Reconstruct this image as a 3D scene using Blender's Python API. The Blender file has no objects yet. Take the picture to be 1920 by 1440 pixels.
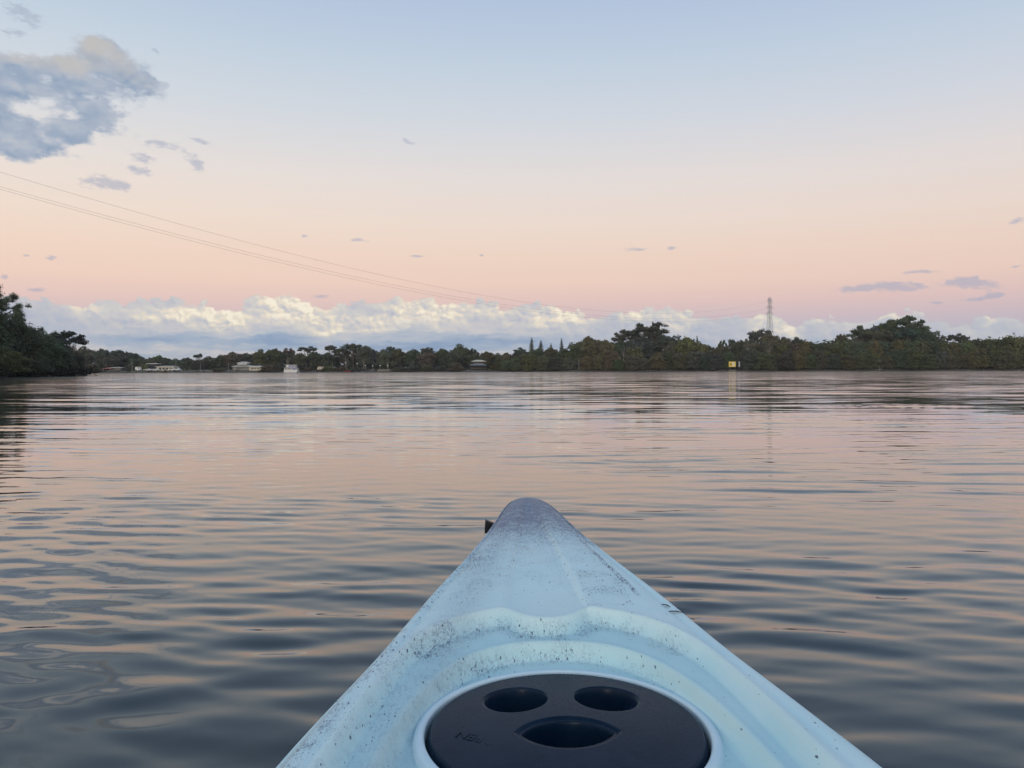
import bpy, math, random
import numpy as np
from mathutils import Vector, Matrix

rng = np.random.default_rng(7)
random.seed(7)
R = math.radians
SC = bpy.context.scene
COL = SC.collection

# ------------------------------------------------------------------ camera
F = 1440.0                     # focal length in pixels of the 1920 px wide photograph
CAMZ = 0.57
PITCH, ROLL = R(1.02), R(0.2)
fwd = Vector((0, math.cos(PITCH), -math.sin(PITCH)))
rgt = Vector((math.cos(ROLL), 0, -math.sin(ROLL)))
rgt = (rgt - fwd * rgt.dot(fwd)).normalized()
upv = rgt.cross(fwd)
cam_d = bpy.data.cameras.new('camera')
cam_d.sensor_width = 36.0
cam_d.lens = 36.0 * F / 1920.0
cam_d.clip_start = 0.05
cam_d.clip_end = 12000
cam = bpy.data.objects.new('camera', cam_d)
COL.objects.link(cam)
m3 = Matrix((rgt, upv, -fwd)).transposed()
cam.matrix_world = Matrix.Translation((0, 0, CAMZ)) @ m3.to_4x4()
SC.camera = cam

def ray(px, py):
    return (fwd + rgt * ((px - 960) / F) + upv * ((720 - py) / F)).normalized()

def azel(px, py):
    d = ray(px, py)
    return math.degrees(math.atan2(d.x, d.y)), math.degrees(math.asin(d.z))

def atd(px, py, D):
    """world point seen at pixel (px,py) whose depth (y) is D"""
    d = ray(px, py)
    return Vector((d.x / d.y * D, D, CAMZ + d.z / d.y * D))

# ------------------------------------------------------------------ colour helpers
def lin(c):
    return tuple((v / 255 / 12.92) if v / 255 <= 0.04045 else ((v / 255 + 0.055) / 1.055) ** 2.4 for v in c)

class V:
    """tiny wrapper that turns python arithmetic into Math nodes"""
    def __init__(s, nt, sock): s.nt = nt; s.s = sock
    def _m(s, op, *a, clamp=False):
        n = s.nt.nodes.new('ShaderNodeMath'); n.operation = op; n.use_clamp = clamp
        for i, x in enumerate((s,) + a):
            if isinstance(x, V): s.nt.links.new(x.s, n.inputs[i])
            else: n.inputs[i].default_value = float(x)
        return V(s.nt, n.outputs[0])
    def __add__(s, o): return s._m('ADD', o)
    __radd__ = __add__
    def __sub__(s, o): return s._m('SUBTRACT', o)
    def __rsub__(s, o): return (s * -1.0) + o
    def __mul__(s, o): return s._m('MULTIPLY', o)
    __rmul__ = __mul__
    def __truediv__(s, o): return s._m('DIVIDE', o)
    def pow(s, e): return s._m('POWER', e)
    def max(s, o): return s._m('MAXIMUM', o)
    def min(s, o): return s._m('MINIMUM', o)
    def exp(s): return s._m('EXPONENT')
    def abs(s): return s._m('ABSOLUTE')
    def clamp(s): return s._m('ADD', 0.0, clamp=True)
    def ss(s, a, b):
        n = s.nt.nodes.new('ShaderNodeMapRange'); n.interpolation_type = 'SMOOTHSTEP'
        s.nt.links.new(s.s, n.inputs['Value'])
        n.inputs['From Min'].default_value = a; n.inputs['From Max'].default_value = b
        return V(s.nt, n.outputs[0])
    def lr(s, a, b, c=0.0, d=1.0):
        n = s.nt.nodes.new('ShaderNodeMapRange')
        s.nt.links.new(s.s, n.inputs['Value'])
        for k, v in zip(('From Min', 'From Max', 'To Min', 'To Max'), (a, b, c, d)): n.inputs[k].default_value = v
        return V(s.nt, n.outputs[0])

def comb(nt, x, y, z=0.0):
    n = nt.nodes.new('ShaderNodeCombineXYZ')
    for i, q in enumerate((x, y, z)):
        if isinstance(q, V): nt.links.new(q.s, n.inputs[i])
        else: n.inputs[i].default_value = q
    return n.outputs[0]

def noise(nt, vec, scale, detail=4, rough=0.55, out='Fac', dist=0.0, dim='3D'):
    n = nt.nodes.new('ShaderNodeTexNoise'); n.noise_dimensions = dim
    if vec is not None: nt.links.new(vec, n.inputs['Vector'])
    n.inputs['Scale'].default_value = scale; n.inputs['Detail'].default_value = detail
    n.inputs['Roughness'].default_value = rough; n.inputs['Distortion'].default_value = dist
    return V(nt, n.outputs[0]) if out == 'Fac' else n.outputs[1]

def voro(nt, vec, scale, feature='F1', detail=0, rough=0.5, smooth=0.5, dim='2D', out='Distance'):
    n = nt.nodes.new('ShaderNodeTexVoronoi'); n.voronoi_dimensions = dim; n.feature = feature
    if feature == 'SMOOTH_F1': n.inputs['Smoothness'].default_value = smooth
    nt.links.new(vec, n.inputs['Vector'])
    n.inputs['Scale'].default_value = scale
    n.inputs['Detail'].default_value = detail; n.inputs['Roughness'].default_value = rough
    return V(nt, n.outputs['Distance']) if out == 'Distance' else n

def mixc(nt, fac, a, b, mode='MIX'):
    n = nt.nodes.new('ShaderNodeMix'); n.data_type = 'RGBA'; n.blend_type = mode
    if isinstance(fac, V): nt.links.new(fac.s, n.inputs[0])
    else: n.inputs[0].default_value = fac
    for i, c in ((6, a), (7, b)):
        if isinstance(c, tuple): n.inputs[i].default_value = (*c[:3], 1)
        else: nt.links.new(c, n.inputs[i])
    return n.outputs[2]

def ramp(nt, fac, stops, interp='EASE'):
    n = nt.nodes.new('ShaderNodeValToRGB'); n.color_ramp.interpolation = interp
    e = n.color_ramp.elements
    while len(e) > 1: e.remove(e[-1])
    for i, (p, c) in enumerate(stops):
        el = e[0] if i == 0 else e.new(p)
        el.position = p; el.color = (*c, 1)
    nt.links.new(fac.s, n.inputs[0])
    return n.outputs[0]

# ------------------------------------------------------------------ world: dusk sky opposite the set sun
SUN_EL, SUN_AZ = 3.0, 195.0          # sun low behind the camera (azimuth clockwise from +Y)
W = bpy.data.worlds.new('World'); SC.world = W; W.use_nodes = True
nt = W.node_tree; nt.nodes.clear()
tc = nt.nodes.new('ShaderNodeTexCoord')
sp = nt.nodes.new('ShaderNodeSeparateXYZ'); nt.links.new(tc.outputs['Generated'], sp.inputs[0])
X, Y, Z = (V(nt, sp.outputs[i]) for i in range(3))
az = X._m('ARCTAN2', Y) * 57.29578
el = Z._m('ARCSINE') * 57.29578
eln = el.lr(-10, 90)
def ep(e): return (e + 10) / 100.0
sky_stops = [(-10, (150, 160, 175)), (0, (160, 176, 198)), (2.4, (190, 188, 200)), (3.9, (215, 193, 196)), (5.0, (231, 200, 193)),
             (6.4, (241, 210, 194)), (8.3, (242, 215, 198)), (10.5, (240, 221, 208)), (13.5, (233, 223, 218)),
             (17.5, (214, 218, 225)), (21.5, (196, 210, 225)), (26, (178, 195, 222)), (36, (156, 178, 209)),
             (60, (134, 160, 192)), (90, (124, 152, 184))]
sky = ramp(nt, eln, [(ep(e), lin(c)) for e, c in sky_stops], 'LINEAR')
# the western side, behind the camera, still glows
west = (Y * -1.0).lr(-0.25, 1.0).clamp() if False else (Y * -1.0).ss(-0.35, 1.0)
glow = ramp(nt, eln, [(ep(e), c) for e, c in ((-10, (1.1, .75, .5)), (0, (1.5, 1.0, .62)), (8, (1.35, 1.12, .86)), (25, (.95, .98, 1.0)), (60, (.5, .62, .85)), (90, (.4, .52, .78)))], 'LINEAR')
sky = mixc(nt, west, sky, glow)
# right side of the view a little greyer, left a little lighter
tintf = az.lr(-34, 34).clamp()
sky = mixc(nt, 1.0, sky, mixc(nt, tintf, (1.02, 1.02, 1.0), (0.95, 0.96, 0.985)), 'MULTIPLY')

# --- cloud bank along the horizon
bank = [(-400, 560), (0, 550), (90, 560), (150, 565), (220, 562), (300, 560), (340, 557), (385, 560), (405, 575), (440, 573), (465, 560), (505, 551), (545, 556), (590, 566),
        (612, 582), (640, 562), (680, 566), (720, 561), (760, 556), (800, 556), (835, 568), (870, 570), (905, 562), (950, 570), (1000, 568), (1060, 576),
        (1120, 588), (1180, 580), (1250, 578), (1300, 586), (1400, 594), (1430, 577), (1455, 585), (1500, 602), (1530, 592), (1600, 598), (1640, 594), (1690, 582),
        (1740, 596), (1800, 603), (1860, 592), (1920, 592), (2300, 585)]
fc = nt.nodes.new('ShaderNodeFloatCurve')
azn = az.lr(-60, 60)
nt.links.new(azn.s, fc.inputs['Value'])
cu = fc.mapping.curves[0]
pts = [((azel(px, py)[0] + 60) / 120, azel(px, py)[1] / 10.0) for px, py in bank]
cu.points[0].location = (0.0, pts[0][1]); cu.points[1].location = (1.0, pts[-1][1])
for p in pts: cu.points.new(*p)
fc.mapping.update()
top = V(nt, fc.outputs[0]) * 10.0

wv = noise(nt, comb(nt, az, el * 1.4), 0.9, 3, 0.5, out='Color', dim='2D')
ws = nt.nodes.new('ShaderNodeSeparateXYZ'); nt.links.new(wv, ws.inputs[0])
WU, WV = V(nt, ws.outputs[0]) - 0.5, V(nt, ws.outputs[1]) - 0.5
U, E = az + WU * 0.9, el + WV * 0.55
def billow(du, de):
    v = comb(nt, U + du, E * 1.25 + de)
    a = voro(nt, v, 0.75, 'SMOOTH_F1', smooth=0.35)
    b = voro(nt, v, 1.9, 'SMOOTH_F1', smooth=0.3)
    c = voro(nt, v, 4.6, 'SMOOTH_F1', smooth=0.3)
    n = noise(nt, v, 2.6, 4, 0.6, dim='2D')
    return (a * -0.9) + (b * -0.40) + (c * -0.10) + n * 0.16 + 1.07
B0 = billow(0, 0)
B1 = billow(0.16, 0.26)
h = top - el + (B0 - 0.62) * 0.95
bankm = h.ss(0.0, 0.22)
lit = ((B0 - B1) * 1.25 + 0.36)
big = noise(nt, comb(nt, az, el * 0.9), 0.22, 3, 0.5, dim='2D')
def blob(px, py, rx, ry, rot=0.0):
    a, e = azel(px, py); a2, _ = azel(px + rx, py); _, e2 = azel(px, py - ry)
    ra, re = max(a2 - a, .05), max(e2 - e, .05)
    du, dv = U2 - a, E2 - e
    if rot:
        c, s = math.cos(R(rot)), math.sin(R(rot))
        du, dv = du * c + dv * s, dv * c - du * s
    du, dv = du * (1 / ra), dv * (1 / re)
    return ((du * du + dv * dv) * -1.0).exp()
U2, E2 = U, E
brights = [(520, 590, 75, 32), (545, 575, 60, 22), (385, 585, 60, 25), (300, 590, 60, 14), (790, 600, 85, 42), (700, 610, 80, 30), (930, 580, 30, 12), (1010, 600, 55, 26),
           (1075, 590, 40, 20), (1190, 592, 30, 14), (1270, 600, 40, 26), (1430, 610, 34, 36), (1480, 620, 30, 18), (1690, 592, 34, 13), (1855, 600, 12, 12), (1640, 595, 25, 7), (1545, 598, 22, 8),
           (420, 605, 40, 14), (170, 580, 40, 14), (850, 580, 40, 12), (610, 615, 50, 22)]
bs = None
for b_ in brights:
    g = blob(*b_); bs = g if bs is None else bs + g
bright = (bs * 0.75 + (big - 0.5) * 0.9).clamp()
edge = h.ss(1.1, 0.1)
L = (lit * (bright * 0.85 + 0.26) + edge * 0.14 + bright * 0.32).clamp()
cb = ramp(nt, L, [(0.0, lin((178, 186, 202))), (0.22, lin((197, 198, 204))), (0.5, lin((215, 211, 206))), (0.8, lin((240, 228, 207))), (1.0, lin((252, 243, 222)))], 'LINEAR')
# flat grey and blue layers under the bank
strk = noise(nt, comb(nt, az * 0.11 + WU * 0.25, el * 1.5 + WV * 0.5), 1.0, 5, 0.55, dim='2D')
strk2 = noise(nt, comb(nt, az * 0.34 + WU * 0.4, el * 3.0 + 7.0 + WV * 1.4), 1.0, 5, 0.62, dim='2D')
blue = None
for b_ in [(300, 637, 190, 12), (520, 640, 70, 13), (800, 652, 130, 9), (1180, 612, 70, 8), (1560, 640, 70, 14), (1820, 645, 120, 14), (900, 640, 200, 14), (1900, 625, 80, 12), (60, 600, 120, 16), (1330, 640, 80, 14)]:
    g = blob(*b_); blue = g if blue is None else blue + g
lowc = ramp(nt, (strk * 0.75 + strk2 * 0.85 - blue * 0.42 - 0.08), [(0.18, lin((136, 161, 192))), (0.42, lin((160, 178, 200))), (0.62, lin((184, 192, 204))), (0.85, lin((212, 207, 206)))], 'LINEAR')
lowf = (top - el + (strk - 0.5) * 2.6 + (B0 - 0.6) * 0.6).ss(1.35, 2.9)
gz = az.lr(8, 34).clamp() * 0.3
cb = mixc(nt, gz, cb, mixc(nt, 0.6, cb, lin((180, 190, 205))))
cb = mixc(nt, lowf, cb, lowc)
sky = mixc(nt, bankm * 0.96, sky, cb)

# --- the broken cloud at the upper left
wv2 = noise(nt, comb(nt, az, el * 1.3, 4.0), 0.35, 5, 0.58, out='Color')
ws2 = nt.nodes.new('ShaderNodeSeparateXYZ'); nt.links.new(wv2, ws2.inputs[0])
U2 = az + (V(nt, ws2.outputs[0]) - 0.5) * 2.4
E2 = el + (V(nt, ws2.outputs[1]) - 0.5) * 1.7
fluff = noise(nt, comb(nt, az * 0.8, el * 1.35, 9.0), 0.85, 6, 0.6)
fine = noise(nt, comb(nt, az * 0.7, el * 1.5, 2.0), 2.2, 5, 0.6)
big_cl = [(10, 130, 85, 42), (110, 128, 60, 34), (175, 95, 40, 34), (215, 125, 60, 38, -35), (268, 152, 48, 30), (180, 165, 80, 26), (50, 165, 60, 26), (165, 200, 50, 26),
          (190, 243, 74, 26), (125, 250, 30, 20), (30, 235, 62, 28), (85, 278, 62, 20), (10, 268, 50, 24), (-60, 200, 80, 90), (225, 210, 30, 14)]
cs = None
for b_ in big_cl:
    g = blob(*b_); cs = g if cs is None else cs + g
for b_ in [(98, 190, 44, 9), (232, 186, 40, 8), (140, 214, 26, 10), (40, 256, 30, 6), (100, 262, 36, 9), (60, 208, 50, 7)]: cs = cs - blob(*b_) * 0.22
tan_ = None
for b_ in [(205, 105, 75, 24, -32), (60, 105, 90, 22), (150, 120, 40, 16), (165, 85, 30, 24)]:
    g = blob(*b_); tan_ = g if tan_ is None else tan_ + g
vq = comb(nt, U2 * 0.9, E2 * 1.3)
vq2 = comb(nt, U2 * 0.9 + 0.12, E2 * 1.3 + 0.55)
def clump(v): return voro(nt, v, 0.42, 'SMOOTH_F1', smooth=0.6) * -0.8 + voro(nt, v, 1.15, 'SMOOTH_F1', smooth=0.6) * -0.4 + 0.9
k0, k1 = clump(vq), clump(vq2)
dens = cs.min(1.05) + (fluff - 0.5) * 1.7 + (fine - 0.5) * 0.8 + (k0 - 0.45) * 0.7
cm = dens.ss(0.34, 1.02) * cs.ss(0.08, 0.4)
relief_ = ((k0 - k1) * 1.3 + (fine - 0.5) * 0.5 + 0.42).clamp()
ccol = mixc(nt, relief_, lin((137, 158, 185)), lin((184, 192, 205)))
ccol = mixc(nt, (tan_ * 0.75 + relief_ * 0.5 - 0.3).clamp(), ccol, lin((192, 190, 189)))
ccol = mixc(nt, (dens * -1.0 + 1.15).clamp() * 0.5, ccol, lin((205, 208, 216)))
sky = mixc(nt, cm * 0.95, sky, ccol)
# --- small scattered scraps
U2 = az + (V(nt, ws2.outputs[0]) - 0.5) * 1.0
E2 = el + (V(nt, ws2.outputs[1]) - 0.5) * 0.6
small = [(305, 272, 40, 9), (262, 294, 32, 11, -15), (255, 318, 36, 9, -12), (368, 305, 28, 14, -35), (180, 340, 36, 16), (226, 347, 24, 12), (378, 266, 24, 7, -14), (45, 28, 44, 20, -20),
         (765, 265, 12, 6, -20), (670, 451, 19, 5), (1195, 466, 28, 5), (905, 478, 5, 3), (95, 484, 14, 6), (50, 481, 14, 3), (5, 519, 13, 6), (600, 556, 18, 5),
         (1600, 542, 40, 7), (1650, 535, 45, 8), (1705, 541, 50, 9), (1725, 511, 44, 5), (1800, 529, 36, 8), (1842, 533, 42, 11, -15), (1835, 560, 44, 5), (1868, 553, 20, 6), (1911, 413, 18, 9),
         (1755, 567, 16, 3), (1900, 498, 15, 4), (575, 442, 10, 3), (1262, 466, 8, 4), (75, 543, 26, 5), (780, 480, 14, 3), (20, 60, 30, 9), (290, 97, 12, 5, -20)]
cs = None
for b_ in small:
    g = blob(*b_); cs = g if cs is None else cs + g
fl3 = noise(nt, comb(nt, az * 0.8, el * 1.9, 5.0), 2.0, 5, 0.6)
cm = (cs + (fl3 - 0.5) * 2.2).ss(0.32, 1.1) * cs.ss(0.05, 0.45)
sky = mixc(nt, cm * 0.62, sky, mixc(nt, el.lr(3, 20).clamp(), lin((168, 172, 194)), lin((166, 176, 196))))

nish = nt.nodes.new('ShaderNodeTexSky'); nish.sky_type = 'NISHITA'; nish.sun_disc = False
nish.sun_elevation = R(SUN_EL); nish.sun_rotation = R(SUN_AZ); nish.air_density = 1.0; nish.dust_density = 1.0
bgN = nt.nodes.new('ShaderNodeBackground'); nt.links.new(nish.outputs[0], bgN.inputs[0]); bgN.inputs[1].default_value = 0.0
bgS = nt.nodes.new('ShaderNodeBackground'); nt.links.new(sky, bgS.inputs[0]); bgS.inputs[1].default_value = 1.0
out = nt.nodes.new('ShaderNodeOutputWorld'); nt.links.new(bgS.outputs[0], out.inputs[0])
nt.nodes.remove(bgN); nt.nodes.remove(nish)
W.cycles.sampling_method = 'MANUAL'; W.cycles.sample_map_resolution = 512

sd = bpy.data.lights.new('sun', 'SUN'); sd.energy = 0.75; sd.angle = R(12); sd.color = (1.0, 0.86, 0.70)
so = bpy.data.objects.new('sun', sd); COL.objects.link(so)
a, e = R(SUN_AZ), R(7)
so.rotation_euler = Vector((math.sin(a) * math.cos(e), math.cos(a) * math.cos(e), math.sin(e))).to_track_quat('Z', 'Y').to_euler()
SC.view_settings.view_transform = 'Standard'; SC.view_settings.look = 'None'
SC.view_settings.exposure = 0.0; SC.view_settings.gamma = 1.0; SC.view_settings.use_curve_mapping = False
SC.cycles.max_bounces = 5; SC.cycles.diffuse_bounces = 3; SC.cycles.glossy_bounces = 3; SC.cycles.caustics_reflective = False

# ------------------------------------------------------------------ object helpers
def mesh_np(name, verts, faces, smooth=False):
    """verts Nx3, faces MxK (K 3 or 4) -> mesh"""
    me = bpy.data.meshes.new(name)
    verts = np.asarray(verts, np.float32); faces = np.asarray(faces, np.int32)
    k = faces.shape[1]
    me.vertices.add(len(verts)); me.vertices.foreach_set('co', verts.ravel())
    me.loops.add(faces.size); me.loops.foreach_set('vertex_index', faces.ravel())
    me.polygons.add(len(faces)); me.polygons.foreach_set('loop_start', np.arange(0, faces.size, k, dtype=np.int32))
    me.update(calc_edges=True); me.validate()
    me.polygons.foreach_set('use_smooth', np.full(len(me.polygons), smooth)); me.update()
    return me

def attr(me, name, vals):
    a_ = me.attributes.new(name, 'FLOAT', 'POINT'); a_.data.foreach_set('value', np.asarray(vals, np.float32))

def link(name, me, mat=None, parent=None, loc=None):
    o = bpy.data.objects.new(name, me); COL.objects.link(o)
    if mat is not None and len(me.materials) == 0: me.materials.append(mat)
    if parent is not None: o.parent = parent
    if loc is not None: o.location = loc
    return o

def tag(o, label=None, cat=None, group=None, kind=None):
    if label: o['label'] = label
    if cat: o['category'] = cat
    if group: o['group'] = group
    if kind: o['kind'] = kind
    return o

def empty(name, loc, label, cat, group=None, rz=0.0):
    o = bpy.data.objects.new(name, None); COL.objects.link(o)
    o.location = loc; o.rotation_euler = (0, 0, rz); o.empty_display_size = 0.2
    return tag(o, label, cat, group)

class MB:
    def __init__(s): s.v = []; s.f = []
    def box(s, c, d, rz=0.0, taper=1.0):
        n = len(s.v); cx, cy, cz = c; a_, b_, h_ = d[0] / 2, d[1] / 2, d[2] / 2
        co, si = math.cos(rz), math.sin(rz)
        for z, t in ((-h_, 1.0), (h_, taper)):
            for x, y in ((-a_, -b_), (a_, -b_), (a_, b_), (-a_, b_)):
                x, y = x * t, y * t
                s.v.append((cx + x * co - y * si, cy + x * si + y * co, cz + z))
        s.f += [tuple(n + i for i in q) for q in ((0, 3, 2, 1), (4, 5, 6, 7), (0, 1, 5, 4), (1, 2, 6, 5), (2, 3, 7, 6), (3, 0, 4, 7))]
        return s
    def tube(s, p, q, r0, r1=None, k=6):
        r1 = r0 if r1 is None else r1
        p, q = Vector(p), Vector(q); d = (q - p).normalized()
        a_ = d.orthogonal().normalized(); b_ = d.cross(a_); n = len(s.v)
        for c, r in ((p, r0), (q, r1)):
            for i in range(k):
                t = 2 * math.pi * i / k
                s.v.append(tuple(c + (a_ * math.cos(t) + b_ * math.sin(t)) * r))
        for i in range(k): s.f.append((n + i, n + (i + 1) % k, n + k + (i + 1) % k, n + k + i))
        s.f.append(tuple(n + k + i for i in range(k))); s.f.append(tuple(n + k - 1 - i for i in range(k)))
        return s
    def poly(s, pts, faces):
        n = len(s.v); s.v += [tuple(p) for p in pts]; s.f += [tuple(n + i for i in q) for q in faces]; return s
    def prism(s, prof, y0, y1):
        """profile (x,z) polygon extruded along y"""
        n = len(s.v); k = len(prof)
        s.v += [(x, y0, z) for x, z in prof] + [(x, y1, z) for x, z in prof]
        s.f.append(tuple(n + i for i in range(k))); s.f.append(tuple(n + 2 * k - 1 - i for i in range(k)))
        for i in range(k): s.f.append((n + (i + 1) % k, n + i, n + k + i, n + k + (i + 1) % k))
        return s
    def mesh(s, name, smooth=False):
        me = bpy.data.meshes.new(name); me.from_pydata(s.v, [], s.f); me.update()
        if smooth:
            for p in me.polygons: p.use_smooth = True
        return me
    def build(s, name, mat, parent=None, loc=None, smooth=False):
        return link(name, s.mesh(name, smooth), mat, parent, loc)

def new_mat(name):
    m = bpy.data.materials.new(name); m.use_nodes = True
    n = m.node_tree; b = n.nodes['Principled BSDF']
    return m, n, b

def simple(name, c, rough=0.6, metal=0.0, var=0.25, scale=2.0):
    m, n, b = new_mat(name)
    t = n.nodes.new('ShaderNodeTexCoord')
    f = noise(n, t.outputs['Object'], scale, 5, 0.6)
    c2 = tuple(v * (1 - var) for v in c)
    n.links.new(mixc(n, f.ss(0.3, 0.7), c, c2), b.inputs['Base Color'])
    b.inputs['Roughness'].default_value = rough; b.inputs['Metallic'].default_value = metal
    return m

# ------------------------------------------------------------------ water
def smooth01(x, a, b):
    t = np.clip((x - a) / (b - a), 0, 1); return t * t * (3 - 2 * t)

def build_water():
    rr = [0.01]
    while rr[-1] < 6000:
        r = rr[-1]
        if r < 2.2: d = 0.014
        elif r < 22: d = 0.014 * (r / 2.2) ** 0.95
        else: d = 0.125 * (r / 22) ** 1.9
        rr.append(r + d)
    rr = np.array(rr)
    fine_a = np.arange(-82, 82.01, 0.24)
    coarse = np.arange(86, 274.1, 4.0)
    th = np.radians(np.concatenate([fine_a, coarse]))
    nr, na = len(rr), len(th)
    Rg, Tg = np.meshgrid(rr, th, indexing='ij')
    x = Rg * np.sin(Tg); y = Rg * np.cos(Tg)
    dr = np.gradient(rr)[:, None]
    tdeg = np.degrees(Tg); tdeg = np.where(tdeg > 180, tdeg - 360, tdeg)
    side = 1 - smooth01(np.abs(tdeg), 70, 81)
    z = np.zeros_like(x)
    g = np.random.default_rng(11)
    # slow modulation fields so that patches of water are busier than others
    def lf(s, seed):
        q = np.random.default_rng(seed); a_ = np.zeros_like(x)
        for _ in range(7):
            k = s * q.uniform(.5, 1.6); t = q.uniform(0, 2 * np.pi)
            a_ += np.sin(k * (x * np.cos(t) * .45 + y * np.sin(t)) + q.uniform(0, 6.28))
        return a_ / 7 ** .5
    m1, m2, m3_ = lf(2.2, 1), lf(1.1, 2), lf(3.5, 3)
    calm = .55 + .45 * np.exp(-(Rg / 3.2)**2) 
    env = {0: np.clip(1 + .7 * m1, .1, 2.4) * calm, 1: np.clip(1 + .75 * m2, .05, 2.5) * calm, 2: np.clip(1 + .9 * m3_, .0, 3.0)**1.3 * calm}
    far = 1 - smooth01(Rg, 18, 32)
    N = 90
    for i in range(N):
        lam = math.exp(g.uniform(math.log(0.065), math.log(0.33))) if i < 76 else math.exp(g.uniform(math.log(0.5), math.log(2.2)))
        k = 2 * math.pi / lam
        ang = g.normal(math.radians(86), math.radians(11 if lam > .2 else 16))       # crests lie across the view
        slope = (0.0078 if lam < .18 else 0.0036) if lam < .5 else 0.0012
        if lam < .1: slope *= .6
        A = slope / k * 1.414
        ph = g.uniform(0, 6.28)
        keep = 1 - smooth01(dr / lam, 0.22, 0.45)
        arg = k * (x * math.cos(ang) + y * math.sin(ang)) + ph
        s = np.sin(arg)
        s = s + .28 * np.cos(2 * arg)       # slightly peaked crests
        z += A * s * keep * env[i % 3] * far
    # short steep wavelets, here and there, that show their dark front faces
    for i in range(14):
        lam = g.uniform(.26, .55); k = 2 * math.pi / lam; ang = g.normal(math.radians(92), math.radians(7))
        sp_e = lf(2.6, 50 + i)
        sp_e = smooth01(sp_e, .95, 1.7) * smooth01(Rg, 2.2, 4.0) * (1 - smooth01(Rg, 13, 20))
        c_ = (.5 + .5 * np.sin(k * (x * math.cos(ang) + y * math.sin(ang)) + g.uniform(0, 6.28)))**11
        z += .0080 * (lam / .4) * c_ * sp_e * (1 - smooth01(dr / lam, .12, .3))
    # rings sent out by the moving bow
    for (cx, cy, lam0, a0, dec) in ((0.05, 0.35, .17, .012, 2.2), (-0.15, 0.1, .12, .009, 1.8), (0.3, 0.0, .23, .010, 3.0)):
        rad = np.hypot(x - cx, y - cy); k = 2 * math.pi / lam0
        wob = .7 * m2 + .3 * m1
        z += a0 / k * 1.9 * np.sin(k * rad + wob) * np.exp(-rad / dec) * np.clip(.7 + .7 * m1, 0, 2) * far * (1 - smooth01(dr / lam0, .22, .45)) * 2.6
    z *= side
    detail = np.maximum(smooth01(Rg, 5, 18), 1 - side)
    v = np.stack([x, y, z], -1).reshape(-1, 3)
    i, j = np.meshgrid(np.arange(nr - 1), np.arange(na), indexing='ij')
    j2 = (j + 1) % na
    f = np.stack([i * na + j, (i + 1) * na + j, (i + 1) * na + j2, i * na + j2], -1).reshape(-1, 4)
    me = mesh_np('water', v, f, True)
    attr(me, 'detail', detail.ravel())
    print('water', len(v))
    return me

def water_mat():
    m, n, b = new_mat('lake_water')
    g = n.nodes.new('ShaderNodeNewGeometry')
    s = n.nodes.new('ShaderNodeSeparateXYZ'); n.links.new(g.outputs['Position'], s.inputs[0])
    x, y = V(n, s.outputs[0]), V(n, s.outputs[1])
    at = n.nodes.new('ShaderNodeAttribute'); at.attribute_name = 'detail'; det = V(n, at.outputs['Fac'])
    def slopes(sx, sy, sc, d, seed):
        c = noise(n, comb(n, x * sx, y * sy, seed), sc, d, 0.55, out='Color')
        q = n.nodes.new('ShaderNodeSeparateXYZ'); n.links.new(c, q.inputs[0])
        return V(n, q.outputs[0]) - 0.5, V(n, q.outputs[1]) - 0.5
    ax, ay = slopes(0.32, 2.0, 1.6, 3, 0.0)      # wavelets of 0.3 m, wider than long
    bx, by = slopes(0.5, 1.0, 0.35, 3, 3.0)
    cx, cy = slopes(1.0, 2.2, 9.0, 2, 6.0)       # fine ripple
    ex, ey = slopes(0.25, 1.0, 0.075, 6, 11.0)   # cat's-paws tens of metres wide
    patch = noise(n, comb(n, x * 0.012, y * 0.05, 1.0), 1.0, 4, 0.6).ss(0.34, 0.66)
    gust = patch * 0.75 + 0.55
    breeze = y.ss(25.0, 110.0) * -0.5 + 1.0
    gust = gust * breeze
    nx = (ax * 0.08 + bx * 0.06) * det * gust + cx * 0.018 * (det * 0.8 + 0.2)
    ny = (ay * 0.38 + by * 0.15 + ey * y.ss(15.0, 90.0) * 0.06) * det * gust + cy * 0.035 * (det * 0.8 + 0.2)
    add = n.nodes.new('ShaderNodeVectorMath'); add.operation = 'ADD'
    n.links.new(g.outputs['Normal'], add.inputs[0]); n.links.new(comb(n, nx, ny, 0.0), add.inputs[1])
    nm = n.nodes.new('ShaderNodeVectorMath'); nm.operation = 'NORMALIZE'; n.links.new(add.outputs[0], nm.inputs[0])
    n.links.new(nm.outputs[0], b.inputs['Normal']); n.links.new(nm.outputs[0], b.inputs['Coat Normal'])
    b.inputs['Coat Weight'].default_value = 0.5; b.inputs['Coat IOR'].default_value = 1.33; b.inputs['Coat Roughness'].default_value = 0.05
    b.inputs['Base Color'].default_value = (0.007, 0.020, 0.021, 1)
    n.links.new((det * (gust * .5 + .5) * (y.ss(20.0, 110.0) * .20 + .045) + .03).s, b.inputs['Roughness'])
    b.inputs['IOR'].default_value = 1.34
    return m

water = link('water', build_water(), water_mat()); tag(water, kind='structure')

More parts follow.
